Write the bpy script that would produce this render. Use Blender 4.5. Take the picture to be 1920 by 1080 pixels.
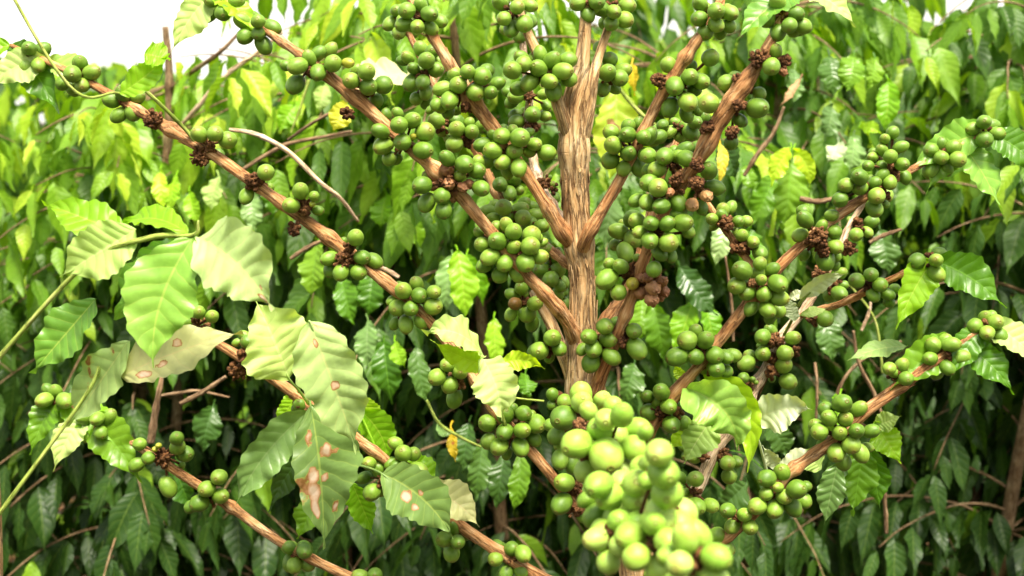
import bpy, math, random
import numpy as np
from mathutils import Vector, Matrix, noise

R = math.radians
S = bpy.context.scene
for o in list(bpy.data.objects):
    bpy.data.objects.remove(o)

# ------------------------------------------------------------------ camera
PITCH = 8.0
EYE = 1.45
cam_d = bpy.data.cameras.new('camera')
cam = bpy.data.objects.new('camera', cam_d)
S.collection.objects.link(cam)
S.camera = cam
cam.location = (0, 0, EYE)
cam.rotation_euler = (R(90 - PITCH), 0, 0)
cam_d.sensor_width = 36
cam_d.lens = 43
cam_d.clip_start = 0.02
cam_d.clip_end = 400
cam_d.dof.use_dof = True
cam_d.dof.focus_distance = 0.98
cam_d.dof.aperture_fstop = 8.5
cam_d.dof.aperture_blades = 0

# ------------------------------------------------------------------ light
SUN_EL, SUN_AZ = 66, 158          # azimuth clockwise from +Y (view direction)
w = bpy.data.worlds.new('World')
S.world = w
w.use_nodes = True
nt = w.node_tree
sky = nt.nodes.new('ShaderNodeTexSky')
sky.sky_type = 'NISHITA'
sky.sun_disc = False
sky.sun_elevation = R(SUN_EL)
sky.sun_rotation = R(SUN_AZ)
sky.air_density = 1.0
sky.dust_density = 6.0
bg = nt.nodes['Background']
bg.inputs['Strength'].default_value = 0.12
# bright haze cloud low in the sky, thinning towards the zenith
g_ = nt.nodes.new('ShaderNodeTexCoord')
sx = nt.nodes.new('ShaderNodeSeparateXYZ')
nt.links.new(g_.outputs['Generated'], sx.inputs[0])
cn = nt.nodes.new('ShaderNodeTexNoise')
cn.inputs['Scale'].default_value = 2.2
cn.inputs['Detail'].default_value = 5
nt.links.new(g_.outputs['Generated'], cn.inputs['Vector'])
ad = nt.nodes.new('ShaderNodeMath'); ad.operation = 'MULTIPLY_ADD'
nt.links.new(cn.outputs[0], ad.inputs[0]); ad.inputs[1].default_value = -0.7
nt.links.new(sx.outputs[2], ad.inputs[2])
mr = nt.nodes.new('ShaderNodeMapRange')
nt.links.new(ad.outputs[0], mr.inputs[0])
for k_, v_ in ((1, -0.15), (2, 0.30), (3, 1.0), (4, 0.0)):
    mr.inputs[k_].default_value = v_
mx = nt.nodes.new('ShaderNodeMix'); mx.data_type = 'RGBA'
nt.links.new(mr.outputs[0], mx.inputs[0])
nt.links.new(sky.outputs[0], mx.inputs[6])
mx.inputs[7].default_value = (6.6, 6.4, 5.7, 1)
nt.links.new(mx.outputs[2], bg.inputs['Color'])
sl = bpy.data.lights.new('sun', 'SUN')
sl.energy = 4.2
sl.angle = R(20)
sl.color = (1.0, 0.93, 0.78)
sun = bpy.data.objects.new('sun', sl)
S.collection.objects.link(sun)
d = Vector((math.sin(R(SUN_AZ)) * math.cos(R(SUN_EL)), math.cos(R(SUN_AZ)) * math.cos(R(SUN_EL)), math.sin(R(SUN_EL))))
sun.rotation_euler = d.to_track_quat('Z', 'Y').to_euler()
S.view_settings.view_transform = 'Standard'
S.view_settings.look = 'None'
S.view_settings.exposure = 1.12
S.view_settings.gamma = 1.0

# ------------------------------------------------------------------ helpers
FPX = 43 / 36 * 1920
cp, sp = math.cos(R(PITCH)), math.sin(R(PITCH))


def at(px, py, Y):
    """point on the view ray of photo pixel (px,py) at world distance Y"""
    a, b = (px - 960) / FPX, (540 - py) / FPX
    dx, dy, dz = a, cp + b * sp, -sp + b * cp
    t = Y / dy
    return Vector((dx * t, Y, EYE + dz * t))


def dep(P):
    return P.y * cp - (P.z - EYE) * sp


def ppm(P):
    """metres per photo pixel at P"""
    return dep(P) / FPX


def link(o):
    S.collection.objects.link(o)
    return o


def empty(name, loc, label, cat, group=None):
    o = link(bpy.data.objects.new(name, None))
    o.location = loc
    o['label'] = label
    o['category'] = cat
    if group:
        o['group'] = group
    return o


def mesh_obj(name, me, parent=None, mat=None):
    o = bpy.data.objects.new(name, me)
    link(o)
    if parent is not None:
        o.parent = parent
        o.matrix_parent_inverse = world_of(parent).inverted()
    if mat:
        me.materials.clear()
        me.materials.append(mat)
    return o


def world_of(o):
    m = o.matrix_parent_inverse @ o.matrix_basis if o.parent else o.matrix_basis
    return world_of(o.parent) @ m if o.parent else m


class MB:
    """collects numpy vertex / face / uv / tint blocks and links one mesh"""
    def __init__(s):
        s.v, s.f, s.uv, s.t, s.d, s.n = [], [], [], [], [], 0

    def grid(s, V, UV, tint=0.5, dmg=None):
        """V: (rows, cols, 3)"""
        r, c = V.shape[:2]
        idx = np.arange(r * c).reshape(r, c) + s.n
        a, b = idx[:-1, :-1], idx[:-1, 1:]
        e, g = idx[1:, 1:], idx[1:, :-1]
        s.f.append(np.stack([a, b, e, g], -1).reshape(-1, 4))
        s.v.append(V.reshape(-1, 3))
        s.uv.append(UV.reshape(-1, 2))
        s.t.append(np.full(r * c, tint, dtype=np.float32))
        s.d.append(np.zeros(r * c) if dmg is None else dmg)
        s.n += r * c

    def build(s, name, mat, parent=None, smooth=True, me_only=False):
        v = np.concatenate(s.v).astype(np.float32)
        f = np.concatenate(s.f).astype(np.int32)
        uv = np.concatenate(s.uv).astype(np.float32)
        t = np.concatenate(s.t).astype(np.float32)
        me = bpy.data.meshes.new(name)
        me.vertices.add(len(v))
        me.vertices.foreach_set('co', v.ravel())
        me.loops.add(f.size)
        me.loops.foreach_set('vertex_index', f.ravel())
        me.polygons.add(len(f))
        me.polygons.foreach_set('loop_start', np.arange(0, f.size, 4, dtype=np.int32))
        me.polygons.foreach_set('loop_total', np.full(len(f), 4, dtype=np.int32))
        me.update(calc_edges=True)
        ul = me.uv_layers.new(name='UVMap')
        ul.data.foreach_set('uv', uv[f.ravel()].ravel())
        at_ = me.attributes.new('tint', 'FLOAT', 'POINT')
        at_.data.foreach_set('value', t)
        dm = np.concatenate(s.d).astype(np.float32)
        if dm.any():
            ad_ = me.attributes.new('scorch', 'FLOAT', 'POINT')
            ad_.data.foreach_set('value', dm)
        me.polygons.foreach_set('use_smooth', np.full(len(f), smooth))
        me.validate()
        me.materials.append(mat)
        if me_only:
            return me
        return mesh_obj(name, me, parent)


def smooth_line(pts, n):
    """Catmull-Rom through rows of numbers (any width), n samples"""
    P = np.array(pts, dtype=float)
    P = np.vstack([2 * P[0] - P[1], P, 2 * P[-1] - P[-2]])
    m = len(P) - 3
    out = []
    for k in range(n):
        u = k / (n - 1) * m
        i = min(int(u), m - 1)
        t = u - i
        a, b, c, e = P[i], P[i + 1], P[i + 2], P[i + 3]
        out.append(0.5 * ((2 * b) + (-a + c) * t + (2 * a - 5 * b + 4 * c - e) * t * t + (-a + 3 * b - 3 * c + e) * t ** 3))
    return np.array(out)


def tube(mb, line, sides=14, bark=0.0, seed=0.0, nodes=(), twist=0.0, cap=True):
    """line: (n,4) x y z r. bark: ridge depth relative to r; nodes: params (row fractions) with swellings"""
    n = len(line)
    P = line[:, :3]
    T = np.gradient(P, axis=0)
    T /= np.linalg.norm(T, axis=1)[:, None] + 1e-12
    ref = np.array([0.0, 1.0, 0.0]) if abs(T[0][1]) < 0.9 else np.array([1.0, 0, 0])
    A = np.cross(T[0], ref)
    A /= np.linalg.norm(A)
    L = np.concatenate([[0], np.cumsum(np.linalg.norm(np.diff(P, axis=0), axis=1))])
    rm = float(np.median(line[:, 3]))
    V = np.zeros((n, sides + 1, 3))
    UV = np.zeros((n, sides + 1, 2))
    for i in range(n):
        A = A - T[i] * np.dot(A, T[i])
        A /= np.linalg.norm(A)
        B = np.cross(T[i], A)
        r0 = line[i, 3]
        for q in nodes:
            dq = (L[i] - q * L[-1]) / (r0 * 1.1 + 1e-9)
            r0 *= 1 + 0.20 * math.exp(-dq * dq)
        for j in range(sides + 1):
            th = 2 * math.pi * (j % sides) / sides + twist * L[i]
            r = r0
            if bark:
                rr = rm
                q = Vector((math.cos(th) * 3.6 + seed, math.sin(th) * 3.6, L[i] / rr * 0.10))
                a = 1 - abs(noise.noise(q) * 2)
                b = noise.noise(Vector((math.cos(th) * 7 + seed, math.sin(th) * 7, L[i] / rr * 0.5)))
                c = math.tanh(7 * noise.noise(Vector((math.cos(th) * 2.1, math.sin(th) * 2.1 + seed, L[i] / rr * 0.22)))) * 0.45
                r *= 1 + bark * ((a - 0.6) * 0.9 + b * 0.35 + c * 0.55)
            V[i, j] = P[i] + (A * math.cos(th) + B * math.sin(th)) * r
            UV[i, j] = (j / sides * 6.2832 * line[i, 3], L[i])
    if cap:
        for e, sgn in ((0, 1), (-1, 1)):
            c = P[e]
            row = np.repeat(c[None, None, :], sides + 1, axis=1)
            if e == 0:
                V = np.concatenate([row, V], 0)
                UV = np.concatenate([UV[:1], UV], 0)
            else:
                V = np.concatenate([V, row], 0)
                UV = np.concatenate([UV, UV[-1:]], 0)
    mb.grid(V, UV, 0.5)
    return L[-1]


def leaf_profile(t):
    """half width 0..1 along a coffee leaf with a drip tip"""
    b = np.sin(np.pi * np.clip(t / 0.93, 0, 1) ** 0.86)
    b = np.clip(b, 0, 1) ** 0.84
    q = np.clip((t - 0.70) / 0.23, 0, 1)
    b = b * (1 - 0.42 * q * q * (3 - 2 * q))
    return b * (t < 0.93) + 0.0 + 0.035 * np.sin(np.pi * t) ** 0.3 * (t > 0.02)


def leaf(mb, base, tip, hw, normal, bend=(0, 0, 0), fold=0.22, wave=0.10, quilt=0.03, nv=9, rows=28, cols=10, tint=0.5,
         seed=0.0, curl=0.0, asym=0.0, spots=()):
    """one leaf blade: base, tip Vectors; hw half width in m; normal: facing direction; bend: offset of the middle"""
    base = np.array(base); tip = np.array(tip)
    L = np.linalg.norm(tip - base)
    t = np.linspace(0, 1, rows)
    mid = base[None] + (tip - base)[None] * t[:, None] + np.array(bend)[None] * (4 * t * (1 - t))[:, None]
    T = np.gradient(mid, axis=0)
    T /= np.linalg.norm(T, axis=1)[:, None]
    N = np.array(normal, dtype=float)
    Nn = N[None] - T * (T @ N)[:, None]
    Nn /= np.linalg.norm(Nn, axis=1)[:, None] + 1e-9
    Sd = np.cross(T, Nn)
    u = np.linspace(-1, 1, cols + 1)
    W = leaf_profile(t) * hw
    ph = seed * 6.28
    au = np.abs(u)[None, :]
    side = np.sign(u)[None, :]
    tt = t[:, None]
    # corrugation between side veins
    rs = np.random.RandomState(int(seed * 99991) % 65536)
    k1, k2, k3, k4 = rs.uniform(0, 6.28, 4)
    vein = (tt * nv - au * 1.25) + 0.25 * np.sin(tt * 9 + k1 + side) + 0.15 * np.sin(tt * 23 + k2)
    q = quilt * hw * (np.abs(np.sin(np.pi * vein)) - 0.6) * np.sin(np.pi * np.clip(au, 0, 1)) ** 0.6
    wv = wave * hw * (np.sin(tt * 2 * np.pi * 3.3 + ph + side * 1.3) + 0.6 * np.sin(tt * 2 * np.pi * 6.1 + ph * 2.1 - side)) * au ** 2
    wv = wv + wave * hw * 1.6 * np.sin(tt * 4.5 + k3 + side * k4) * au ** 1.5
    h = fold * hw * au * leaf_profile(t)[:, None] + q + wv - curl * hw * au ** 2
    edge = 1 + 0.05 * np.sin(tt * 2 * np.pi * nv + ph + side) * au ** 3 + 0.09 * np.sin(tt * 11 + k2 + side * k1) * au ** 2 + 0.07 * np.sin(tt * 5 + k4 + side * k3) * au ** 2
    ww = W[:, None] * u[None, :] * edge * (1 + asym * side)
    V = mid[:, None, :] + Sd[:, None, :] * ww[:, :, None] + Nn[:, None, :] * h[:, :, None]
    UV = np.stack([np.broadcast_to((u * 0.5 + 0.5)[None, :], (rows, cols + 1)), np.broadcast_to(tt, (rows, cols + 1))], -1)
    tv = None
    if spots:
        tv = np.zeros((rows, cols + 1))
        for su, sv, sr in spots:
            dd = np.sqrt(((u[None, :] - su) * W.max() / L) ** 2 + (tt - sv) ** 2 * 0.6) / (sr * 0.55)
            tv = np.maximum(tv, np.clip(1.35 - dd, 0, 1.3))
        tv = tv.reshape(-1)
    mb.grid(V, UV, tint, dmg=tv)


# ------------------------------------------------------------------ materials
def new_mat(name):
    m = bpy.data.materials.new(name)
    m.use_nodes = True
    n = m.node_tree
    p = n.nodes['Principled BSDF']
    return m, n, p


def nd(n, typ, **kw):
    x = n.nodes.new(typ)
    for k, v in kw.items():
        if k.startswith('i_'):
            key = k[2:]
            x.inputs[int(key) if key.isdigit() else key].default_value = v
        else:
            setattr(x, k, v)
    return x


def math_n(n, op, a, b=None, c=None):
    x = n.nodes.new('ShaderNodeMath')
    x.operation = op
    for i, v in enumerate((a, b, c)):
        if v is None:
            continue
        if isinstance(v, (int, float)):
            x.inputs[i].default_value = v
        else:
            n.links.new(v, x.inputs[i])
    return x.outputs[0]


def ramp(n, fac, stops, interp='LINEAR'):
    x = n.nodes.new('ShaderNodeValToRGB')
    x.color_ramp.interpolation = interp
    els = x.color_ramp.elements
    while len(els) < len(stops):
        els.new(0.5)
    for e, (p, c) in zip(els, stops):
        e.position = p
        e.color = (*c, 1)
    n.links.new(fac, x.inputs[0])
    return x.outputs[0]


def mix(n, fac, a, b, blend='MIX'):
    x = n.nodes.new('ShaderNodeMix')
    x.data_type = 'RGBA'
    x.blend_type = blend
    if isinstance(fac, (int, float)):
        x.inputs[0].default_value = fac
    else:
        n.links.new(fac, x.inputs[0])
    for i, v in ((6, a), (7, b)):
        if isinstance(v, tuple):
            x.inputs[i].default_value = (*v, 1)
        else:
            n.links.new(v, x.inputs[i])
    return x.outputs[2]


def leaf_mat(name, stops, vein, nv=9, rough=0.42, trans=0.35, damage=0.0, dmg_scale=26.0, vein_amt=0.55, transcol=None,
             bump=0.35, spots=0.0, dseed=0.0, spec=0.36):
    m, n, p = new_mat(name)
    uv = nd(n, 'ShaderNodeTexCoord')
    sep = nd(n, 'ShaderNodeSeparateXYZ')
    n.links.new(uv.outputs['UV'], sep.inputs[0])
    au = math_n(n, 'ABSOLUTE', math_n(n, 'MULTIPLY_ADD', sep.outputs[0], 2, -1))
    v = sep.outputs[1]
    att = nd(n, 'ShaderNodeAttribute', attribute_name='tint')
    nz = nd(n, 'ShaderNodeTexNoise', i_Scale=18.0, i_Detail=3.0)
    n.links.new(uv.outputs['Object'], nz.inputs['Vector'])
    fac = math_n(n, 'ADD', att.outputs['Fac'], math_n(n, 'MULTIPLY_ADD', nz.outputs[0], 0.30, -0.15))
    col = ramp(n, fac, stops)
    # mid rib and side veins
    rib = math_n(n, 'LESS_THAN', au, 0.035)
    ph = math_n(n, 'SUBTRACT', math_n(n, 'MULTIPLY', v, nv), math_n(n, 'MULTIPLY', au, 1.25))
    nzv = nd(n, 'ShaderNodeTexNoise', i_Scale=30.0, i_Detail=2.0)
    n.links.new(uv.outputs['Object'], nzv.inputs['Vector'])
    ph = math_n(n, 'ADD', ph, math_n(n, 'MULTIPLY_ADD', nzv.outputs[0], 1.2, -0.6))
    sv = math_n(n, 'ABSOLUTE', math_n(n, 'SINE', math_n(n, 'MULTIPLY', ph, math.pi)))
    svm = nd(n, 'ShaderNodeMapRange')
    n.links.new(sv, svm.inputs[0])
    for k, val in ((1, 0.0), (2, 0.22), (3, 1.0), (4, 0.0)):
        svm.inputs[k].default_value = val
    svein = math_n(n, 'MULTIPLY', svm.outputs[0], 0.6)
    vm = math_n(n, 'MULTIPLY', math_n(n, 'MAXIMUM', rib, svein), vein_amt)
    col = mix(n, vm, col, vein)
    # fine mottling
    nz2 = nd(n, 'ShaderNodeTexNoise', i_Scale=160.0, i_Detail=4.0)
    n.links.new(uv.outputs['Object'], nz2.inputs['Vector'])
    col = mix(n, 0.35, col, ramp(n, nz2.outputs[0], [(0.3, (0.6, 0.6, 0.6)), (0.75, (1.15, 1.15, 1.0))]), 'MULTIPLY')
    if damage > 0:
        sc_at = nd(n, 'ShaderNodeAttribute', attribute_name='scorch')
        nz3 = nd(n, 'ShaderNodeTexNoise', i_Scale=dmg_scale, i_Detail=5.0, i_Roughness=0.6)
        mp = nd(n, 'ShaderNodeMapping')
        mp.inputs['Location'].default_value = (dseed, dseed * 0.37, 0)
        n.links.new(uv.outputs['Object'], mp.inputs[0])
        n.links.new(mp.outputs[0], nz3.inputs['Vector'])
        th = 0.71 - damage * 0.24
        nzf = nd(n, 'ShaderNodeTexNoise', i_Scale=150.0, i_Detail=3.0)
        n.links.new(uv.outputs['Object'], nzf.inputs['Vector'])
        dfac = math_n(n, 'ADD', nz3.outputs[0], math_n(n, 'MULTIPLY', sc_at.outputs['Fac'], math_n(n, 'MULTIPLY_ADD', nzf.outputs[0], .7, 0.02)))
        dm = ramp(n, dfac, [(th, (0, 0, 0)), (th + 0.025, (1, 1, 1))])
        inner = ramp(n, dfac, [(th + 0.005, (0.46, 0.44, 0.10)), (th + 0.03, (0.26, 0.12, 0.035)), (th + 0.07, (0.42, 0.22, 0.10)), (th + 0.14, (0.52, 0.33, 0.20)), (th + 0.25, (0.60, 0.45, 0.33))])
        sepm = nd(n, 'ShaderNodeRGBToBW')
        n.links.new(dm, sepm.inputs[0])
        col = mix(n, sepm.outputs[0], col, inner)
    if spots > 0:
        vo = nd(n, 'ShaderNodeTexVoronoi', i_Scale=70.0)
        n.links.new(uv.outputs['Object'], vo.inputs['Vector'])
        sm = ramp(n, vo.outputs['Distance'], [(0.10 * spots, (1, 1, 1)), (0.18 * spots, (0, 0, 0))])
        sepm = nd(n, 'ShaderNodeRGBToBW')
        n.links.new(sm, sepm.inputs[0])
        col = mix(n, sepm.outputs[0], col, (0.35, 0.12, 0.02))
    p.inputs['Specular IOR Level'].default_value = spec
    n.links.new(col, p.inputs['Base Color'])
    rr = nd(n, 'ShaderNodeMapRange')
    n.links.new(nz.outputs[0], rr.inputs[0])
    rr.inputs[3].default_value = rough - 0.1
    rr.inputs[4].default_value = rough + 0.15
    n.links.new(rr.outputs[0], p.inputs['Roughness'])
    bmp = nd(n, 'ShaderNodeBump', i_Strength=bump, i_Distance=0.0012)
    hgt = math_n(n, 'SUBTRACT', math_n(n, 'MULTIPLY', sv, 1.0), math_n(n, 'MULTIPLY', rib, 1.2))
    hgt = math_n(n, 'ADD', hgt, math_n(n, 'MULTIPLY', nz2.outputs[0], 0.5))
    n.links.new(hgt, bmp.inputs['Height'])
    n.links.new(bmp.outputs[0], p.inputs['Normal'])
    if trans > 0:
        tr = nd(n, 'ShaderNodeBsdfTranslucent')
        tc = mix(n, 1.0, col, transcol or (1.5, 1.5, 0.35), 'MULTIPLY')
        n.links.new(tc, tr.inputs['Color'])
        ms = nd(n, 'ShaderNodeMixShader')
        ms.inputs[0].default_value = trans
        n.links.new(p.outputs[0], ms.inputs[1])
        n.links.new(tr.outputs[0], ms.inputs[2])
        n.links.new(ms.outputs[0], n.nodes['Material Output'].inputs['Surface'])
    return m


def bark_mat(name, dark, midc, light, pale, bump=0.7, cross=True, crackw=0.07, vscale=230.0):
    m, n, p = new_mat(name)
    tc = nd(n, 'ShaderNodeTexCoord')
    mp = nd(n, 'ShaderNodeMapping')
    mp.inputs['Scale'].default_value = (1.0, 0.10, 1.0)
    n.links.new(tc.outputs['UV'], mp.inputs[0])
    a = nd(n, 'ShaderNodeTexNoise', i_Scale=560.0, i_Detail=6.0, i_Roughness=0.68, i_Distortion=0.25)
    n.links.new(mp.outputs[0], a.inputs['Vector'])
    b = nd(n, 'ShaderNodeTexNoise', i_Scale=30.0, i_Detail=4.0)
    n.links.new(tc.outputs['Object'], b.inputs['Vector'])
    mp2 = nd(n, 'ShaderNodeMapping')
    mp2.inputs['Scale'].default_value = (1.0, 0.16, 1.0)
    n.links.new(tc.outputs['UV'], mp2.inputs[0])
    vo = nd(n, 'ShaderNodeTexVoronoi', i_Scale=vscale, feature='DISTANCE_TO_EDGE', i_Randomness=1.0)
    dv = nd(n, 'ShaderNodeVectorMath', operation='ADD')
    sc = nd(n, 'ShaderNodeVectorMath', operation='SCALE')
    sc.inputs['Scale'].default_value = 0.006
    n.links.new(a.outputs['Color'], sc.inputs[0])
    n.links.new(mp2.outputs[0], dv.inputs[0])
    n.links.new(sc.outputs[0], dv.inputs[1])
    n.links.new(dv.outputs[0], vo.inputs['Vector'])
    fac = math_n(n, 'ADD', math_n(n, 'MULTIPLY', a.outputs[0], 0.75), math_n(n, 'MULTIPLY', b.outputs[0], 0.35))
    col = ramp(n, fac, [(0.36, dark), (0.48, midc), (0.58, light), (0.70, pale)])
    crack = ramp(n, vo.outputs['Distance'], [(0.0, (0.14, 0.09, 0.07)), (crackw, (1, 1, 1))])
    col = mix(n, 0.85, col, crack, 'MULTIPLY')
    n.links.new(col, p.inputs['Base Color'])
    p.inputs['Roughness'].default_value = 0.8
    p.inputs['Specular IOR Level'].default_value = 0.25
    h = math_n(n, 'ADD', a.outputs[0], math_n(n, 'MINIMUM', math_n(n, 'MULTIPLY', vo.outputs['Distance'], 5), 0.7))
    if cross:
        mp3 = nd(n, 'ShaderNodeMapping')
        mp3.inputs['Scale'].default_value = (0.12, 1.0, 1.0)
        n.links.new(tc.outputs['UV'], mp3.inputs[0])
        c = nd(n, 'ShaderNodeTexNoise', i_Scale=500.0, i_Detail=2.0)
        n.links.new(mp3.outputs[0], c.inputs['Vector'])
        cc = ramp(n, c.outputs[0], [(0.30, (0, 0, 0)), (0.36, (1, 1, 1))])
        bw = nd(n, 'ShaderNodeRGBToBW')
        n.links.new(cc, bw.inputs[0])
        h = math_n(n, 'ADD', h, math_n(n, 'MULTIPLY', bw.outputs[0], 0.35))
    bm = nd(n, 'ShaderNodeBump', i_Strength=bump, i_Distance=0.0016)
    n.links.new(h, bm.inputs['Height'])
    n.links.new(bm.outputs[0], p.inputs['Normal'])
    return m


def berry_mat(name, c0, c1, c2, blush=(0.24, 0.17, 0.025), rough=0.46, ring=True):
    m, n, p = new_mat(name)
    tc = nd(n, 'ShaderNodeTexCoord')
    oi = nd(n, 'ShaderNodeObjectInfo')
    nz = nd(n, 'ShaderNodeTexNoise', i_Scale=1.3, i_Detail=3.0)
    off = nd(n, 'ShaderNodeVectorMath', operation='ADD')
    n.links.new(tc.outputs['Object'], off.inputs[0])
    n.links.new(oi.outputs['Location'], off.inputs[1])
    mul = nd(n, 'ShaderNodeVectorMath', operation='SCALE')
    mul.inputs['Scale'].default_value = 37.0
    n.links.new(oi.outputs['Location'], mul.inputs[0])
    n.links.new(mul.outputs[0], off.inputs[1])
    n.links.new(off.outputs[0], nz.inputs['Vector'])
    fac = math_n(n, 'ADD', math_n(n, 'MULTIPLY', oi.outputs['Random'], 0.55), math_n(n, 'MULTIPLY_ADD', nz.outputs[0], 0.8, -0.15))
    col = ramp(n, fac, [(0.1, c0), (0.5, c1), (0.95, c2)])
    sp_ = nd(n, 'ShaderNodeTexNoise', i_Scale=26.0, i_Detail=2.0)
    n.links.new(off.outputs[0], sp_.inputs['Vector'])
    col = mix(n, 0.3, col, ramp(n, sp_.outputs[0], [(0.35, (0.72, 0.74, 0.6)), (0.7, (1.1, 1.1, 1.05))]), 'MULTIPLY')
    sep = nd(n, 'ShaderNodeSeparateXYZ')
    n.links.new(tc.outputs['Object'], sep.inputs[0])
    rad = math_n(n, 'SQRT', math_n(n, 'ADD', math_n(n, 'MULTIPLY', sep.outputs[0], sep.outputs[0]),
                                   math_n(n, 'MULTIPLY', sep.outputs[1], sep.outputs[1])))
    top = math_n(n, 'GREATER_THAN', sep.outputs[2], 0.5)
    # brownish blush round the navel on some berries
    bl = nd(n, 'ShaderNodeMapRange')
    n.links.new(math_n(n, 'ADD', rad, math_n(n, 'MULTIPLY_ADD', nz.outputs[0], 0.9, -0.45)), bl.inputs[0])
    for k, val in ((1, 0.08), (2, 0.75), (3, 1.0), (4, 0.0)):
        bl.inputs[k].default_value = val
    amt = math_n(n, 'MULTIPLY', math_n(n, 'MULTIPLY', bl.outputs[0], top), math_n(n, 'MULTIPLY', math_n(n, 'POWER', oi.outputs['Random'], 2.0), 0.55))
    col = mix(n, amt, col, blush)
    if ring:
        rg = ramp(n, rad, [(0.0, (0.75, 0.75, 0.75)), (0.035, (0.75,) * 3), (0.05, (0, 0, 0)), (0.11, (0, 0, 0)), (0.14, (0.7,) * 3), (0.20, (0.7,) * 3), (0.235, (0, 0, 0))])
        bw = nd(n, 'ShaderNodeRGBToBW')
        n.links.new(rg, bw.inputs[0])
        col = mix(n, math_n(n, 'MULTIPLY', bw.outputs[0], top), col, (0.16, 0.09, 0.02))
    n.links.new(col, p.inputs['Base Color'])
    p.inputs['Roughness'].default_value = rough
    p.inputs['Specular IOR Level'].default_value = 0.45
    p.inputs['Subsurface Weight'].default_value = 0.12
    p.inputs['Subsurface Radius'].default_value = (0.5, 1.0, 0.15)
    p.inputs['Subsurface Scale'].default_value = 0.004
    bm = nd(n, 'ShaderNodeBump', i_Strength=0.12, i_Distance=0.002)
    n.links.new(sp_.outputs[0], bm.inputs['Height'])
    n.links.new(bm.outputs[0], p.inputs['Normal'])
    return m


M = {}
M['trunk'] = bark_mat('trunk_bark', (0.22, 0.095, 0.034), (0.50, 0.29, 0.12), (0.65, 0.43, 0.21), (0.80, 0.62, 0.38), 1.0, True, .07, 120.0)
M['branch'] = bark_mat('branch_bark', (0.17, 0.062, 0.020), (0.40, 0.175, 0.060), (0.55, 0.285, 0.115), (0.75, 0.51, 0.28), 0.8, True, .06, 160.0)
M['pale_twig'] = bark_mat('pale_twig_bark', (0.25, 0.13, 0.06), (0.45, 0.30, 0.17), (0.68, 0.50, 0.33), (0.9, 0.78, 0.6), 0.5, True)
M['far_twig'] = bark_mat('far_twig_bark', (0.07, 0.04, 0.02), (0.15, 0.085, 0.04), (0.26, 0.17, 0.09), (0.45, 0.33, 0.2), 0.5, True)
M['dry'] = bark_mat('dried_calyx', (0.035, 0.012, 0.004), (0.11, 0.042, 0.014), (0.21, 0.09, 0.03), (0.40, 0.22, 0.09), 0.8, False)
M['green_stem'] = bark_mat('green_stem', (0.10, 0.14, 0.02), (0.20, 0.28, 0.04), (0.34, 0.42, 0.08), (0.5, 0.5, 0.2), 0.2, False)
M['berry'] = berry_mat('green_berry', (0.070, 0.150, 0.010), (0.145, 0.265, 0.020), (0.25, 0.39, 0.045))
M['lit_pale_berry'] = berry_mat('lit_pale_green_berry', (0.18, 0.36, 0.03), (0.31, 0.50, 0.055), (0.46, 0.63, 0.14), (0.45, 0.35, 0.08))  # pale berries; the near cluster's strong light is put into the base colour
M['yellow_berry'] = berry_mat('yellow_green_berry', (0.22, 0.28, 0.02), (0.36, 0.36, 0.03), (0.5, 0.42, 0.05))
M['red_berry'] = berry_mat('blushed_berry', (0.10, 0.12, 0.015), (0.20, 0.10, 0.02), (0.24, 0.15, 0.03))
M['brown_berry'] = berry_mat('dried_brown_berry', (0.16, 0.06, 0.022), (0.30, 0.13, 0.05), (0.44, 0.22, 0.10), (0.08, 0.03, 0.01), 0.6, False)
M['tan_berry'] = berry_mat('dried_tan_berry', (0.28, 0.13, 0.05), (0.42, 0.22, 0.08), (0.5, 0.30, 0.12), (0.15, 0.06, 0.02), 0.55, False)

YG = (0.48, 0.66, 0.14)
M['pale'] = leaf_mat('pale_leaf', [(0.2, (0.28, 0.44, 0.12)), (0.6, (0.44, 0.60, 0.22)), (0.9, (0.56, 0.68, 0.34))], (0.62, 0.66, 0.26), damage=0.30, dmg_scale=20, rough=0.5, trans=0.25, vein_amt=0.5)
M['pale2'] = leaf_mat('pale_leaf_clean', [(0.2, (0.34, 0.52, 0.12)), (0.6, (0.50, 0.66, 0.20)), (0.9, (0.62, 0.74, 0.32))], (0.70, 0.76, 0.36), rough=0.5, trans=0.3, vein_amt=0.4)
M['white'] = leaf_mat('whitish_leaf', [(0.2, (0.42, 0.52, 0.28)), (0.6, (0.60, 0.68, 0.42)), (0.9, (0.75, 0.78, 0.55))], (0.80, 0.80, 0.55), rough=0.45, trans=0.2, vein_amt=0.3, damage=0.12, dmg_scale=40)
M['pink'] = leaf_mat('pinkish_leaf', [(0.2, (0.36, 0.38, 0.14)), (0.6, (0.46, 0.47, 0.20)), (0.9, (0.56, 0.50, 0.28))], (0.55, 0.46, 0.22), rough=0.5, trans=0.15, vein_amt=0.55, damage=0.15)
M['gloss'] = leaf_mat('glossy_mid_leaf', [(0.2, (0.10, 0.26, 0.03)), (0.6, (0.22, 0.44, 0.06)), (0.9, (0.36, 0.56, 0.12))], (0.46, 0.60, 0.12), rough=0.30, trans=0.3)
M['dark'] = leaf_mat('damaged_dark_leaf', [(0.2, (0.09, 0.17, 0.035)), (0.6, (0.17, 0.28, 0.07)), (0.9, (0.28, 0.36, 0.13))], (0.36, 0.46, 0.10), rough=0.36, trans=0.2, damage=0.55, dmg_scale=17, dseed=3.1)
M['grey'] = leaf_mat('grey_green_leaf', [(0.2, (0.11, 0.21, 0.05)), (0.6, (0.19, 0.33, 0.09)), (0.9, (0.32, 0.42, 0.16))], (0.36, 0.46, 0.22), rough=0.28, trans=0.2, vein_amt=0.3)
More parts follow.
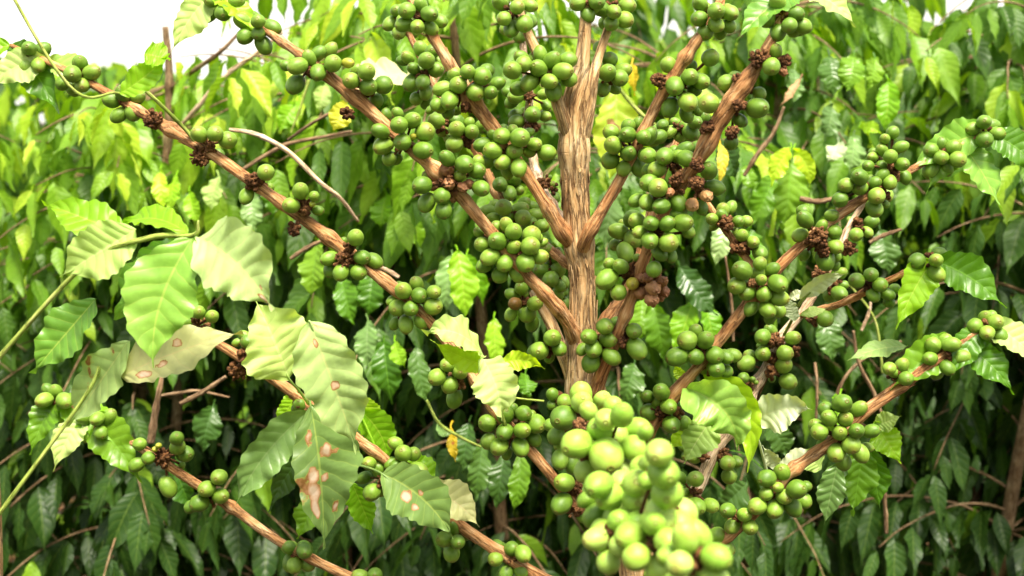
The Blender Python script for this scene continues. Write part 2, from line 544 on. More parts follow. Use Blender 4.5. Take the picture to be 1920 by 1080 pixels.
M['bright'] = leaf_mat('bright_young_leaf', [(0.2, (0.16, 0.40, 0.01)), (0.6, (0.30, 0.56, 0.02)), (0.9, (0.48, 0.68, 0.03))], (0.55, 0.72, 0.10), rough=0.36, trans=0.45, vein_amt=0.4)
M['green'] = leaf_mat('fresh_green_leaf', [(0.2, (0.045, 0.14, 0.008)), (0.6, (0.10, 0.25, 0.012)), (0.9, (0.19, 0.36, 0.02))], (0.20, 0.44, 0.04), rough=0.32, trans=0.35, vein_amt=0.5)
M['deep'] = leaf_mat('deep_green_leaf', [(0.2, (0.020, 0.055, 0.008)), (0.6, (0.040, 0.10, 0.014)), (0.9, (0.07, 0.15, 0.022))], (0.09, 0.20, 0.05), rough=0.3, trans=0.2, vein_amt=0.5)
M['yellow'] = leaf_mat('yellowed_leaf', [(0.2, (0.50, 0.36, 0.01)), (0.6, (0.70, 0.52, 0.02)), (0.9, (0.75, 0.62, 0.06))], (0.6, 0.5, 0.1), rough=0.45, trans=0.4, spots=1.0)
M['spotted'] = leaf_mat('spotted_leaf', [(0.2, (0.22, 0.42, 0.02)), (0.6, (0.36, 0.55, 0.04)), (0.9, (0.58, 0.58, 0.05))], (0.50, 0.62, 0.12), rough=0.4, trans=0.45, damage=0.22, dmg_scale=22, dseed=1.2)
M['litter'] = leaf_mat('dry_leaf', [(0.2, (0.10, 0.045, 0.02)), (0.6, (0.24, 0.12, 0.05)), (0.9, (0.42, 0.25, 0.12))], (0.3, 0.2, 0.1), rough=0.7, trans=0.1, vein_amt=0.3)
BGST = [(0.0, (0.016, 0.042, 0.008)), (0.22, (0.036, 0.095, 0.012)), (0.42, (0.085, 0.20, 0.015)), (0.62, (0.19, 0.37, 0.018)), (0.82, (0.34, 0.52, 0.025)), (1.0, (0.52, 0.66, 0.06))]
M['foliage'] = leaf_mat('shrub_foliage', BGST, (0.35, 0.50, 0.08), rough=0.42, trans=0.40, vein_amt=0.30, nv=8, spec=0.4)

# ------------------------------------------------------------------ ground
m, n, p = new_mat('soil')
tc = nd(n, 'ShaderNodeTexCoord')
nz = nd(n, 'ShaderNodeTexNoise', i_Scale=9.0, i_Detail=8.0)
n.links.new(tc.outputs['Object'], nz.inputs['Vector'])
n.links.new(ramp(n, nz.outputs[0], [(0.35, (0.018, 0.012, 0.007)), (0.6, (0.05, 0.033, 0.018)), (0.75, (0.09, 0.06, 0.03))]), p.inputs['Base Color'])
p.inputs['Roughness'].default_value = 0.95
bm_ = nd(n, 'ShaderNodeBump', i_Strength=0.8, i_Distance=0.02)
n.links.new(nz.outputs[0], bm_.inputs['Height'])
n.links.new(bm_.outputs[0], p.inputs['Normal'])
M['soil'] = m
mb = MB()
gx = np.concatenate([[-300, -60, -15], np.linspace(-5, 5, 61), [15, 60, 300]])
gy = np.concatenate([[-300, -50, -8], np.linspace(-2, 9, 67), [20, 60, 300]])
V = np.zeros((len(gy), len(gx), 3))
for i, y in enumerate(gy):
    for j, x in enumerate(gx):
        V[i, j] = (x, y, noise.noise(Vector((x * 1.7, y * 1.7, 0))) * 0.04 + noise.noise(Vector((x * 6, y * 6, 3))) * 0.012)
mb.grid(V, V[:, :, :2] * 0.1)
g = mb.build('ground', M['soil'])
g['kind'] = 'structure'
rnd = random.Random(5)
mb = MB()
for k in range(900):
    x, y = rnd.uniform(-2.6, 2.6), rnd.uniform(0.4, 5.5)
    a = rnd.uniform(0, 6.28)
    l = rnd.uniform(0.06, 0.13)
    b = Vector((x, y, 0.035 + rnd.uniform(0, 0.02)))
    leaf(mb, b, b + Vector((math.cos(a) * l, math.sin(a) * l, rnd.uniform(-0.01, 0.02))), l * rnd.uniform(0.17, 0.24), (rnd.uniform(-.3, .3), rnd.uniform(-.3, .3), 1),
         bend=(0, 0, rnd.uniform(-0.01, 0.02)), rows=7, cols=4, tint=rnd.random(), wave=0.2, seed=rnd.random())
o = mb.build('leaf_litter', M['litter'])
o['kind'] = 'stuff'
o['label'] = 'dry brown leaf litter scattered over the dark soil under the shrubs'
o['category'] = 'leaf litter'

# ------------------------------------------------------------------ main coffee tree
root_p = at(1215, 1190, 1.0)
root_p = Vector((root_p.x, root_p.y, 0.0))
tree = empty('coffee_tree', root_p, 'bare stemmed coffee tree in front with brown branches crowded with green berries', 'coffee tree')


def px_line(pts, n):
    """pts: (px,py,Y,rpx) -> smooth world line with radius"""
    out = []
    for px, py, Y, r in pts:
        P = at(px, py, Y)
        out.append((P.x, P.y, P.z, r * .95 * ppm(P)))
    return smooth_line(out, n)


TY = 1.0
trunk_pts = [(1215, 1190, TY, 44), (1200, 1060, TY, 42), (1182, 970, TY, 40), (1158, 890, TY, 38), (1120, 800, TY, 37), (1096, 730, TY, 33), (1090, 660, TY, 27), (1093, 590, TY, 25.5),
             (1092, 520, TY, 24), (1087, 465, TY, 26), (1081, 400, TY, 24.5), (1078, 340, TY, 25.5), (1077, 285, TY, 27), (1077, 235, TY, 27),
             (1080, 190, TY, 25), (1086, 150, TY, 20), (1092, 108, TY, 15), (1098, 40, TY, 12), (1104, -60, TY, 9), (1108, -180, TY, 6)]
tl = px_line(trunk_pts, 760)
# carry the trunk down to the soil
b0 = tl[0].copy()
down = np.array([[b0[0] + 0.004 * math.sin(k), b0[1], b0[2] * (1 - k / 40), b0[3] * (1 + k / 90)] for k in range(41)])[::-1]
down[0, 2] = -0.03
tl = np.vstack([down[:-1], tl])
mb = MB()
Lt = np.concatenate([[0], np.cumsum(np.linalg.norm(np.diff(tl[:, :3], axis=0), axis=1))])
tnodes = [float(Lt[int(np.argmin(np.abs(tl[:, 2] - at(1085, yy_, TY).z)))] / Lt[-1]) for yy_ in (282, 458, 640, 735)]
tube(mb, tl, 72, bark=0.085, seed=2.3, cap=True, nodes=tnodes)


def limb(mb, pts, n=110, bark=0.08, seed=0.0, sides=32, nodes=()):
    tube(mb, px_line(pts, n), sides, bark=bark, seed=seed, nodes=nodes)


limb(mb, [(1077, 285, TY, 14), (1062, 235, TY - .006, 15), (1047, 195, TY - .010, 13), (1032, 150, TY - .012, 12), (1012, 108, TY - .01, 11), (985, 50, TY, 9), (960, -30, TY + .01, 6)], seed=4)
limb(mb, [(1085, 290, TY, 12), (1098, 235, TY - .004, 14), (1106, 190, TY - .002, 12), (1112, 150, TY, 11), (1122, 108, TY + .01, 9), (1145, 40, TY + .02, 8), (1170, -40, TY + .03, 6)], seed=7)
limb(mb, [(1085, 760, TY, 16), (1070, 700, TY + .004, 14), (1054, 660, TY + .01, 13), (1035, 610, TY + .02, 12), (1015, 575, TY + .035, 10), (1000, 548, TY + .05, 8)], seed=9, n=60)
# peeling bark slivers and raised fibres
rnd = random.Random(11)
for k in range(240):
    i = rnd.randrange(100, int(len(tl) * .74))
    th = rnd.uniform(0, 6.28)
    ln = rnd.randint(14, 66)
    w0 = rnd.uniform(0.0005, 0.0019)
    seg = []
    for q in range(8):
        ii = min(i + int(q * ln / 7), len(tl) - 1)
        r = tl[ii, 3] * (1.04 + (0.10 * (q / 7) ** 3 if k % 2 else 0.10 * (1 - q / 7) ** 3) * rnd.uniform(.5, 1.6))
        c = tl[ii, :3]
        t2 = th + 0.05 * math.sin(q)
        wq = w0 * math.sin(math.pi * (q + 0.4) / 7.8)
        dirv = np.array([math.cos(t2), math.sin(t2), 0])
        sd = np.array([-math.sin(t2), math.cos(t2), 0])
        seg.append([c + dirv * r - sd * wq, c + dirv * (r + 0.0006), c + dirv * r + sd * wq, c + dirv * (r - 0.0008), c + dirv * r - sd * wq])
    V = np.array(seg)
    UV = np.zeros((8, 5, 2))
    UV[:, :, 0] = th + np.arange(5)[None] * 0.0008 + rnd.random()
    UV[:, :, 1] = (i + np.arange(8) * ln / 7)[:, None] * 0.0008
    mb.grid(V, UV)
mb.build('trunk', M['trunk'], tree)

# every branch: (px, py, Y, r px)
BR = {
 'A': [(1150, 1020, 1.0, 12), (1095, 965, .99, 12), (1045, 905, .985, 11), (992, 842, .98, 11), (925, 765, .98, 12), (872, 682, .985, 11), (810, 608, .99, 10.5), (752, 552, .995, 11), (697, 508, 1.0, 12), (612, 442, 1.01, 12), (555, 400, 1.015, 12), (482, 348, 1.02, 11), (415, 300, 1.03, 11.5), (355, 262, 1.04, 12), (300, 232, 1.05, 11), (230, 190, 1.06, 9), (120, 130, 1.08, 7), (20, 85, 1.1, 4)],
 'B': [(1086, 655, 1.0, 13), (1066, 605, .985, 14), (1030, 560, .975, 13), (985, 512, .97, 12), (938, 455, .97, 12), (898, 408, .97, 12), (850, 352, .972, 13), (790, 295, .975, 12), (722, 234, .98, 12), (665, 182, .985, 14), (612, 140, .99, 11), (560, 100, 1.0, 9), (480, 45, 1.02, 7), (400, -10, 1.03, 5)],
 'C': [(1078, 470, 1.0, 12), (1052, 430, .99, 14), (1012, 366, .985, 12), (975, 310, .985, 12), (925, 240, .985, 14), (882, 182, .985, 13), (838, 112, .985, 11), (800, 50, .99, 9), (760, -20, 1.0, 6)],
 'D': [(1070, 500, 1.01, 9), (1025, 462, 1.04, 9), (980, 425, 1.055, 9), (935, 370, 1.065, 9), (912, 320, 1.07, 8), (883, 268, 1.08, 8), (850, 215, 1.085, 8), (812, 155, 1.09, 8), (785, 100, 1.1, 7), (750, 30, 1.11, 5)],
 'E': [(1076, 445, 1.01, 9), (1042, 395, 1.05, 9), (1010, 340, 1.08, 9), (998, 290, 1.09, 9), (988, 235, 1.1, 9), (993, 185, 1.1, 8), (985, 120, 1.1, 7), (975, 40, 1.11, 5)],
 'F': [(1088, 480, 1.0, 10), (1100, 446, .985, 13), (1128, 396, .985, 11), (1165, 332, .985, 11), (1203, 255, .98, 11), (1240, 180, .975, 11), (1285, 108, .97, 11), (1330, 40, .97, 8), (1370, -30, .98, 5)],
 'G': [(1108, 790, .995, 14), (1117, 735, .978, 15), (1140, 670, .965, 12), (1168, 602, .955, 11), (1192, 535, .95, 11), (1215, 465, .945, 10), (1248, 395, .94, 10), (1285, 335, .925, 13), (1320, 280, .91, 15), (1350, 225, .905, 15), (1390, 165, .90, 13.5), (1425, 112, .90, 12), (1460, 50, .90, 10), (1500, -30, .91, 7)],
 'H': [(1100, 650, 1.01, 11), (1132, 605, 1.03, 12), (1165, 560, 1.045, 12), (1195, 500, 1.06, 10), (1215, 420, 1.07, 9), (1240, 330, 1.08, 8), (1280, 240, 1.09, 6)],
 'I': [(1165, 930, 1.0, 13), (1185, 870, .99, 12), (1212, 820, .985, 11), (1258, 748, .98, 12), (1322, 672, .975, 10.5), (1385, 592, .975, 12), (1450, 512, .98, 11.5), (1518, 446, .985, 10), (1600, 384, .99, 9.5), (1685, 332, 1.0, 8), (1770, 285, 1.01, 6), (1850, 250, 1.02, 4)],
 'J': [(1195, 1080, 1.0, 14), (1235, 1010, 1.03, 13), (1295, 940, 1.05, 12), (1340, 845, 1.06, 13), (1382, 785, 1.07, 13), (1408, 735, 1.08, 12), (1440, 685, 1.085, 10), (1472, 625, 1.09, 10), (1510, 578, 1.095, 8), (1538, 530, 1.1, 7), (1570, 478, 1.11, 7), (1592, 425, 1.12, 6), (1640, 350, 1.13, 5)],
 'K': [(1500, 592, 1.093, 6), (1532, 582, 1.075, 6), (1575, 570, 1.06, 7), (1620, 548, 1.05, 6.5), (1678, 520, 1.04, 6), (1750, 490, 1.03, 4.5)],
 'L': [(1210, 1180, 1.0, 14), (1250, 1090, .98, 12), (1390, 985, .965, 11), (1465, 900, .96, 11), (1522, 855, .96, 11), (1580, 812, .96, 10), (1625, 770, .96, 12), (1680, 730, .965, 12), (1770, 665, .97, 9), (1850, 610, .98, 6)],
 'M': [(1205, 1180, 1.0, 13), (1080, 1120, 1.0, 13), (960, 1050, 1.0, 12), (850, 975, 1.0, 11), (735, 872, 1.0, 10), (670, 825, 1.0, 10.5), (605, 780, 1.0, 11), (545, 733, 1.0, 11), (490, 695, 1.0, 11), (418, 650, 1.0, 9), (350, 615, 1.01, 7), (290, 580, 1.02, 5)],
 'N': [(1215, 1260, 1.0, 13), (1075, 1220, 1.01, 13), (900, 1170, 1.02, 11), (700, 1100, 1.03, 10), (540, 1025, 1.04, 9), (440, 955, 1.05, 9.5), (380, 915, 1.05, 9), (318, 875, 1.05, 9), (272, 845, 1.06, 8), (190, 795, 1.07, 7), (110, 750, 1.08, 5)],
 'O': [(1255, 300, 1.075, 6), (1300, 345, 1.07, 6), (1350, 415, 1.06, 6.5), (1382, 462, 1.055, 6.5), (1410, 498, 1.05, 6.5), (1440, 545, 1.04, 5)],
 'P': [(1110, 785, .98, 12), (1130, 805, .88, 12), (1165, 840, .78, 13), (1205, 880, .70, 14), (1250, 950, .63, 13), (1295, 1040, .585, 11), (1330, 1110, .57, 7)],
}
BMAT = {'J': 'pale_twig', 'E': 'pale_twig'}
branch = {}
for k, (nm, pts) in enumerate(BR.items()):
    mb = MB()
    nseg = 70 + 14 * len(pts)
    rr = random.Random(k)
    nodes = [rr.uniform(0.02, 0.98) for _ in range(len(pts) + 3)]
    limb(mb, pts, n=nseg, bark=0.055, seed=k * 3.7, sides=24, nodes=nodes)
    # lifted bark shreds
    ln_ = px_line(pts, nseg)
    for q in range(26):
        i = rr.randrange(2, nseg - 12)
        r = ln_[i, 3]
        T = ln_[i + 8, :3] - ln_[i, :3]
        T /= np.linalg.norm(T)
        a = np.cross(T, (0, 1, 0)); a /= np.linalg.norm(a)
        b = np.cross(T, a)
        th = rr.uniform(0, 6.28)
        dv = a * math.cos(th) + b * math.sin(th)
        sd = np.cross(T, dv)
        rows = []
        L0 = rr.uniform(0.006, 0.018)
        w0 = rr.uniform(0.0004, 0.0011)
        for s_ in range(5):
            c = ln_[i, :3] + T * L0 * s_ / 4 + dv * r * (1.0 + 0.22 * (s_ / 4) ** 2 * rr.random())
            ww = w0 * (1 - s_ / 4.6)
            rows.append([c - sd * ww, c + dv * 0.0004, c + sd * ww, c - dv * .0006, c - sd * ww])
        V = np.array(rows)
        UV = np.zeros((5, 5, 2)); UV[..., 0] = rr.random(); UV[..., 1] = np.arange(5)[:, None] * .004
        mb.grid(V, UV)
    branch[nm] = mb.build('branch', M[BMAT.get(nm, 'branch')], tree)
branch['P']['label'] = 'branch reaching towards the camera under the pale berries'
branch['J']['label'] = 'pale dry branch behind the lower right berries'


# ------------------------------------------------------------------ berries
def berry_mesh(name, ln=1.1, sx=1.0, sy=1.0, dent=0.0, seed=0):
    prof = [(0.0, -1.0)]
    for k in range(1, 13):
        a = math.pi * k / 14 - math.pi / 2
        prof.append((math.cos(a), math.sin(a)))
    prof += [(0.30, 0.953), (0.215, 0.972), (0.19, 0.99), (0.16, 1.002), (0.13, 0.992), (0.105, 0.970), (0.06, 0.966), (0.035, 0.978), (0.0, 0.985)]
    seg = 26
    V = np.zeros((len(prof), seg + 1, 3))
    for i, (r, z) in enumerate(prof):
        for j in range(seg + 1):
            a = 2 * math.pi * (j % seg) / seg
            x, y, zz = math.cos(a) * r, math.sin(a) * r, z
            q = 1 + 0.05 * noise.noise(Vector((x * 1.3 + seed, y * 1.3, zz * 1.3))) + dent * noise.noise(Vector((x * 3 + seed, y * 3, zz * 3)))
            V[i, j] = (x * q * sx, y * q * sy, zz * ln * q)
    mb = MB()
    UV = np.zeros((len(prof), seg + 1, 2))
    mb.grid(V, UV)
    return mb


def berry_protos(matname, dent=0.0, base=0):
    out = []
    for k, (ln, sx, sy) in enumerate([(1.15, 0.99, 0.95), (1.24, 0.97, 0.92), (1.06, 1.01, 0.98), (1.30, 0.95, 0.92)]):
        out.append(berry_mesh('berry', ln, sx, sy, dent, base + k * 5.1).build('berry', M[matname], me_only=True))
    return out


BM = {'g': berry_protos('berry'), 'p': berry_protos('lit_pale_berry'), 'y': berry_protos('yellow_berry'), 'r': berry_protos('red_berry'),
      'b': berry_protos('brown_berry', 0.35), 't': berry_protos('tan_berry', 0.22)}
TILE = {1: (270, 108, 3.698), 2: (740, 108, 3.698), 3: (1210, 108, 3.698), 4: (270, 400, 3.723), 5: (740, 400, 3.723), 6: (1210, 400, 3.723),
        7: (270, 680, 3.662), 8: (740, 680, 3.662), 9: (1210, 680, 3.662), 0: (0, 0, 1.0)}
# tile; node x,y (tile units); Y of node; berries "x,y,r,layer[kind]"
CL = [
 (1, 425, 610, 1.035, "383,532,56,0;492,527,55,0;580,572,62,0;525,670,35,2"),
 (1, 800, 850, 1.02, "845,795,58,0;875,900,28,2;710,960,52,1"),
 (1, 1110, 1010, 1.01, "1085,925,57,0;1180,962,38,0;1167,1015,22,0y;1020,1025,58,0;1205,1060,38,1"),
 (1, 1160, 60, .99, "1065,58,62,0;985,55,40,2;1050,185,65,1;1207,103,58,0;1310,40,60,0;1415,38,38,0y;1145,5,50,1;1210,-30,50,1;1290,-50,50,2"),
 (1, 1530, 230, .985, "1437,160,58,0;1545,100,60,0;1555,203,62,0;1660,190,64,1;1610,290,48,2;1470,90,40,2"),
 (2, 70, 600, .975, "20,385,40,1;30,467,60,0;122,435,60,0;55,585,60,0;128,548,23,0y;210,515,68,0;197,642,65,0;-98,510,55,1;-78,610,65,1;-38,700,50,2;10,700,45,2;-60,400,40,2"),
 (2, 200, 130, 1.04, "130,75,42,1;175,85,45,1;220,20,58,0;115,175,58,1;195,172,52,0;285,85,55,1;215,240,48,2;150,285,45,2;215,300,45,2;90,0,45,2;60,20,40,2;300,30,40,2;260,-40,50,1;180,-60,50,2"),
 (2, 480, 220, .985, "417,115,52,1;505,98,52,0;605,130,65,0;640,90,50,2;440,190,60,0;335,215,57,1;380,298,64,0;560,240,62,0;665,243,50,0;710,180,50,1;290,325,45,2;325,340,45,2;370,370,50,2;430,360,40,2;250,360,30,2"),
 (2, 340, 460, 1.075, "295,440,57,1;325,500,48,2"),
 (2, 500, 550, 1.075, "430,495,56,0;430,440,50,1;535,515,52,0;518,455,38,1;590,475,38,1;415,600,60,0;375,560,35,2"),
 (2, 810, 640, .985, "745,545,60,0;690,530,45,1;868,555,68,0;815,510,45,1;757,490,30,2;612,605,55,1;678,645,60,0;830,650,57,0;970,600,50,1;935,645,50,1;1055,660,58,1;747,725,57,0;860,765,58,0;645,720,50,2;780,790,45,2;930,520,35,2"),
 (2, 920, 440, 1.1, "845,445,50,1;840,400,45,2;957,395,58,0;1040,405,42,1;905,380,40,2"),
 (2, 1020, 130, .985, "815,88,65,0;895,45,58,0;995,75,62,0;1090,20,60,1;1167,95,64,0;1210,150,55,1;1200,20,60,1;935,170,62,0;1072,165,57,0;1100,230,62,1;862,215,55,1;880,0,50,1;1010,-20,50,1;960,10,40,2"),
 (2, 930, 270, 1.09, "840,270,55,1;810,310,45,2;1030,255,40,1;1050,330,35,2;790,240,40,2"),
 (2, 1480, 150, 1.02, "1385,50,55,1;1475,105,62,0;1582,90,55,1;1560,143,58,0;1445,210,55,1;1523,215,40,2;1490,15,55,2;1350,-10,50,2;1420,-50,50,2"),
 (2, 380, 870, .972, "363,700,55,0;485,740,65,0;580,720,45,1;570,785,58,0;452,818,42,0;598,905,60,0;190,885,64,0;225,820,35,2;327,960,57,0;222,1005,62,1;340,1060,58,0;362,780,52,0b;375,875,42,0b;470,900,35,0b;512,878,35,0b;430,930,30,1b;270,890,35,1b;270,835,40,2b;410,970,28,1b"),
 (2, 770, 900, 1.065, "730,880,52,0;825,840,57,1;797,940,50,0;860,920,38,1;770,960,35,2"),
 (2, 1080, 900, 1.08, "1105,975,42,1;1095,885,28,1;1075,830,18,1"),
 (2, 1640, 660, .985, "1500,518,55,1;1617,535,60,0;1620,475,50,1;1690,470,48,1;1515,608,62,0;1725,550,50,0;1620,665,57,0;1495,712,62,1;1590,768,53,1;1690,760,60,1;1738,675,52,0;1758,545,60,0;1560,560,40,2"),
 (3, 240, 200, .975, "160,50,55,1;205,197,67,0;310,135,60,0;385,165,60,1;340,220,50,1;295,308,68,0;170,345,63,1;285,395,50,2;320,60,40,2;365,370,35,2;450,0,60,1"),
 (3, 620, 330, .91, "440,318,70,0;520,335,50,1;775,350,75,0;655,435,48,1;595,590,50,2;500,430,45,2"),
 (3, 680, 190, .91, "560,175,58,1;625,130,40,2;790,248,45,1;730,180,25,2"),
 (3, 860, 40, .90, "875,62,62,0;955,95,30,1b;770,-20,45,1;900,-40,50,1"),
 (3, 230, 500, 1.05, "95,550,52,1;120,470,42,1;172,515,45,1;235,540,45,1;275,470,38,1;345,450,50,0;390,425,55,1;315,520,58,0;90,500,40,2;210,450,35,2;60,580,40,2"),
 (3, 180, 740, .935, "20,680,55,1;135,683,64,0;82,775,62,0;225,685,50,1;270,640,55,1;285,700,62,0;350,625,45,1;200,650,40,2;30,770,45,2"),
 (3, 190, 930, .922, "30,870,65,1;90,903,67,0;5,1000,50,1;45,1010,55,1;110,1030,58,0;225,1010,62,1;170,935,30,0b;-60,990,50,2"),
 (3, 380, 900, .925, "440,785,62,0;480,900,58,1;520,920,30,2;390,1040,45,1;325,1020,46,0t;425,960,44,0t"),
 (3, 1560, 900, .99, "1390,885,52,0;1485,830,60,0;1487,903,57,0;1350,985,55,0;1605,960,60,0;1588,1045,60,0;1590,870,45,1;1640,820,45,1;1555,850,35,2;1665,1020,30,2"),
 (3, 1710, 770, 1.0, "1700,685,48,0;1695,865,50,0;1640,640,42,1;1635,750,40,1;1545,750,42,0;1575,690,38,1;1580,660,35,2;1660,565,38,1;1715,520,45,1;1770,620,45,1;1780,740,50,0;1800,830,45,1"),
 (4, 1430, 300, 1.0, "1478,170,58,0;1500,190,22,0y;1295,315,55,1;1305,395,52,1;1375,415,57,0;1523,307,56,0;1605,330,55,1;1497,412,56,0;1395,190,25,2"),
 (4, 380, 780, 1.0, "275,690,45,0;380,690,50,0;475,720,48,0;290,745,50,2"),
 (4, 760, 950, .995, "725,900,52,1;700,850,35,2;835,1000,55,0;650,900,30,2"),
 (5, 120, 610, .995, "60,540,62,0;155,495,52,1;172,572,56,0;275,548,52,0;268,648,66,0;20,660,60,1;112,665,56,0;195,745,60,1;78,775,55,1;0,770,40,2;-15,610,40,1;30,500,30,2"),
 (5, 830, 280, .975, "718,195,68,0;832,235,52,0;947,228,66,0;830,130,60,0;780,80,50,1;955,155,66,1;713,100,48,1;612,218,55,1;665,305,62,0;768,350,60,0;913,345,66,0;1010,305,56,0;1030,205,35,2;630,360,55,1;735,430,58,1;860,410,65,1;590,130,40,2;620,150,30,2;1000,170,35,1"),
 (5, 840, 20, 1.02, "690,30,40,1;780,25,52,1;895,30,60,1;1025,90,50,0;950,65,45,1;910,100,30,2;985,10,50,1;760,-40,60,0;650,-15,50,1;870,-20,60,1;900,-70,45,2;700,-60,40,2;960,-50,40,2"),
 (5, 1110, 420, 1.04, "1065,260,50,1;1135,295,50,1;1025,395,58,1;1135,400,58,1;1090,460,57,0;1150,505,42,1;1180,480,40,2;1135,570,50,1;1185,625,35,2;1185,545,30,2;1080,330,35,2;1160,350,35,2"),
 (5, 900, 630, 1.02, "885,525,48,1;820,565,45,1;840,630,48,0r;980,630,55,0;925,700,62,1;810,705,45,1;960,770,50,2;900,560,35,2;870,640,40,2"),
 (5, 1080, 950, .99, "1100,870,63,0;1010,960,68,0;970,960,45,2;1150,945,52,0;1080,1000,40,2"),
 (5, 1420, 900, .97, "1355,860,58,0;1468,790,60,0;1493,880,60,0;1388,945,62,0;1310,950,42,1;1513,1000,60,0;1370,1045,65,0;1545,760,40,2"),
 (5, 1610, 880, .965, "1670,820,58,0;1690,945,70,0;1640,850,35,2"),
 (5, 1640, 170, 1.04, "1565,125,62,1;1590,70,30,2;1540,220,45,2;1608,270,62,0;1660,40,66,0;1665,180,66,0;1735,200,50,1"),
 (5, 1640, 420, .955, "1500,350,42,1;1578,370,55,0;1480,460,72,0;1563,553,56,0;1660,490,46,0y;1690,310,30,1;1720,450,35,0b;1715,560,40,0b"),
 (6, 60, 160, .922, "40,70,58,0;152,72,55,0;262,65,65,0;300,130,45,1;30,190,62,0;163,205,68,0;100,280,52,1;180,298,45,1;60,390,55,1;-40,130,50,1;-60,50,55,1;230,0,50,1"),
 (6, 20, 490, .945, "15,450,35,0b;55,520,48,0b;75,425,34,1b;120,475,38,0b;45,605,45,0b;130,540,35,1b;90,565,40,1b;10,540,30,1b;60,470,30,1b"),
 (6, 570, 70, 1.06, "465,40,45,1;535,15,42,1;480,85,35,2;650,55,42,0;705,55,42,1;430,-10,35,2;540,-20,48,1;598,-42,42,1"),
 (6, 690, 230, 1.055, "675,155,45,0;640,130,35,2;752,200,47,0;800,275,55,0"),
 (6, 790, 520, .975, "675,400,68,0;800,350,48,1;790,420,55,1;885,390,48,1;808,465,42,0;925,490,68,0;637,505,64,0;712,550,62,0;828,565,54,0;930,590,62,0;735,655,55,1;853,675,57,0;930,680,50,2;870,720,45,2"),
 (6, 420, 980, .977, "350,830,52,1;293,888,68,0;420,885,62,0;222,1000,72,0;350,1002,58,0;485,990,62,0;560,1000,50,1;610,990,52,1;485,1075,60,1;550,1080,45,2"),
 (6, 920, 890, 1.085, "820,862,56,0;875,825,48,1;1030,870,52,0;820,920,35,2"),
 (6, 880, 1010, 1.085, "822,980,54,0;727,995,45,1;975,977,57,0;705,1045,55,0;965,1055,58,0"),
 (6, 1210, 170, .985, "1115,45,58,0;1080,150,52,1;1230,90,42,1;1320,130,50,1;1325,230,55,1;1255,320,68,1;1330,300,40,2;1320,360,40,2;1300,15,45,1;1110,290,40,2;1105,-10,50,2"),
 (6, 1500, 90, 1.115, "1470,150,48,0;1550,130,38,1;1580,60,48,1;1440,60,35,2"),
 (6, 1580, 510, 1.05, "1475,470,55,0;1575,428,50,0;1640,500,52,0;1590,568,48,0;1690,565,45,1;1700,620,40,1;1740,530,40,1"),
 (6, 1320, 500, 1.1, "1365,420,42,1;1375,500,38,1;1355,560,55,0;1290,570,50,2"),
 (6, 1200, 720, 1.07, "1255,738,58,0;1170,700,25,2"),
 (7, 130, 650, 1.05, "30,655,45,0;225,520,50,0;230,580,55,0;280,625,60,1;100,570,22,0y;75,595,20,0y;165,850,62,1;260,700,25,2;-30,560,45,1;-50,700,50,1"),
 (7, 450, 930, 1.05, "515,785,58,0;430,868,58,0;525,915,58,0;380,965,62,0;320,990,45,1"),
 (7, 1080, 310, 1.0, "1075,290,50,1;1050,320,40,2;1080,435,25,1"),
 (7, 1650, 800, 1.0, "1545,690,50,1;1610,735,50,1;1565,890,60,1;1510,790,45,2;1640,870,45,2"),
 (8, 50, 670, 1.0, "5,555,48,1;60,622,58,0;130,628,50,1;10,710,45,0;158,740,62,0;60,740,35,2;-30,690,40,1"),
 (8, 430, 110, .985, "362,15,50,0;450,60,58,0;290,100,60,0;378,155,58,0;410,245,58,2"),
 (8, 810, 480, .98, "637,415,62,1;760,360,60,1;810,320,42,1;885,348,55,0;755,475,60,0;875,465,58,0;970,420,68,0;940,355,30,2;645,540,55,1;718,577,62,0;865,578,60,0;955,520,50,1;770,620,40,2"),
 (8, 1120, 250, .98, "1085,220,45,1;1080,290,35,1;1165,265,50,0"),
 (8, 1290, 400, .84, "1280,215,75,1p;1285,275,75,0p;1158,380,88,0;1110,505,62,1;1135,665,60,1;1315,385,45,2;1080,430,50,2;1425,260,62,1p;1365,320,50,2p;1130,560,40,2;1215,700,55,1"),
 (8, 1480, 560, .72, "1330,330,60,2p;1540,430,70,2p;1600,600,70,2p;1380,620,70,2p;1500,720,70,2p;1500,290,60,1p;1560,360,80,0p;1450,390,78,0p;1410,460,85,1p;1520,500,85,1p;1660,450,80,1p;1410,550,60,2p;1250,560,100,0p;1455,640,118,0p;1650,590,88,0p;1570,730,72,0p;1305,740,72,1p"),
 (8, 1560, 880, .66, "1560,820,80,2p;1440,980,80,2p;1580,960,80,2p;1700,720,80,2p;1320,940,60,2;1400,840,95,0p;1475,920,90,0p;1660,830,95,0p;1650,940,85,0p;1620,1040,95,0p;1500,1060,70,1p;1370,1050,75,1;1345,900,50,2"),
 (9, 60, 780, .62, "95,620,98,0p;125,760,108,0p;150,900,105,0p;100,1020,95,0p;265,1030,90,1p;10,810,60,1p;0,480,55,1p;20,690,60,2p;230,1120,100,0p;60,1140,90,0p;-60,1120,90,1p;350,1180,95,0p"),
 (8, 1230, 880, .985, "1165,822,68,0;1145,968,72,0;1270,880,55,2;1290,1040,50,1"),
 (9, 330, 900, 1.04, "275,890,32,1;305,935,28,1y;350,985,60,0p;450,980,52,0p;345,798,55,0;240,790,45,1"),
 (9, 640, 1080, .965, "565,1015,57,0;680,1045,50,0p;600,1120,55,1;720,1130,55,0"),
 (9, 130, 370, .98, "15,230,45,1;110,200,60,0;82,262,45,1;160,300,57,0;25,340,60,1;235,300,30,2;178,425,62,0;258,415,55,1"),
 (9, 450, 20, .977, "490,45,58,0;555,60,45,1;410,50,35,2"),
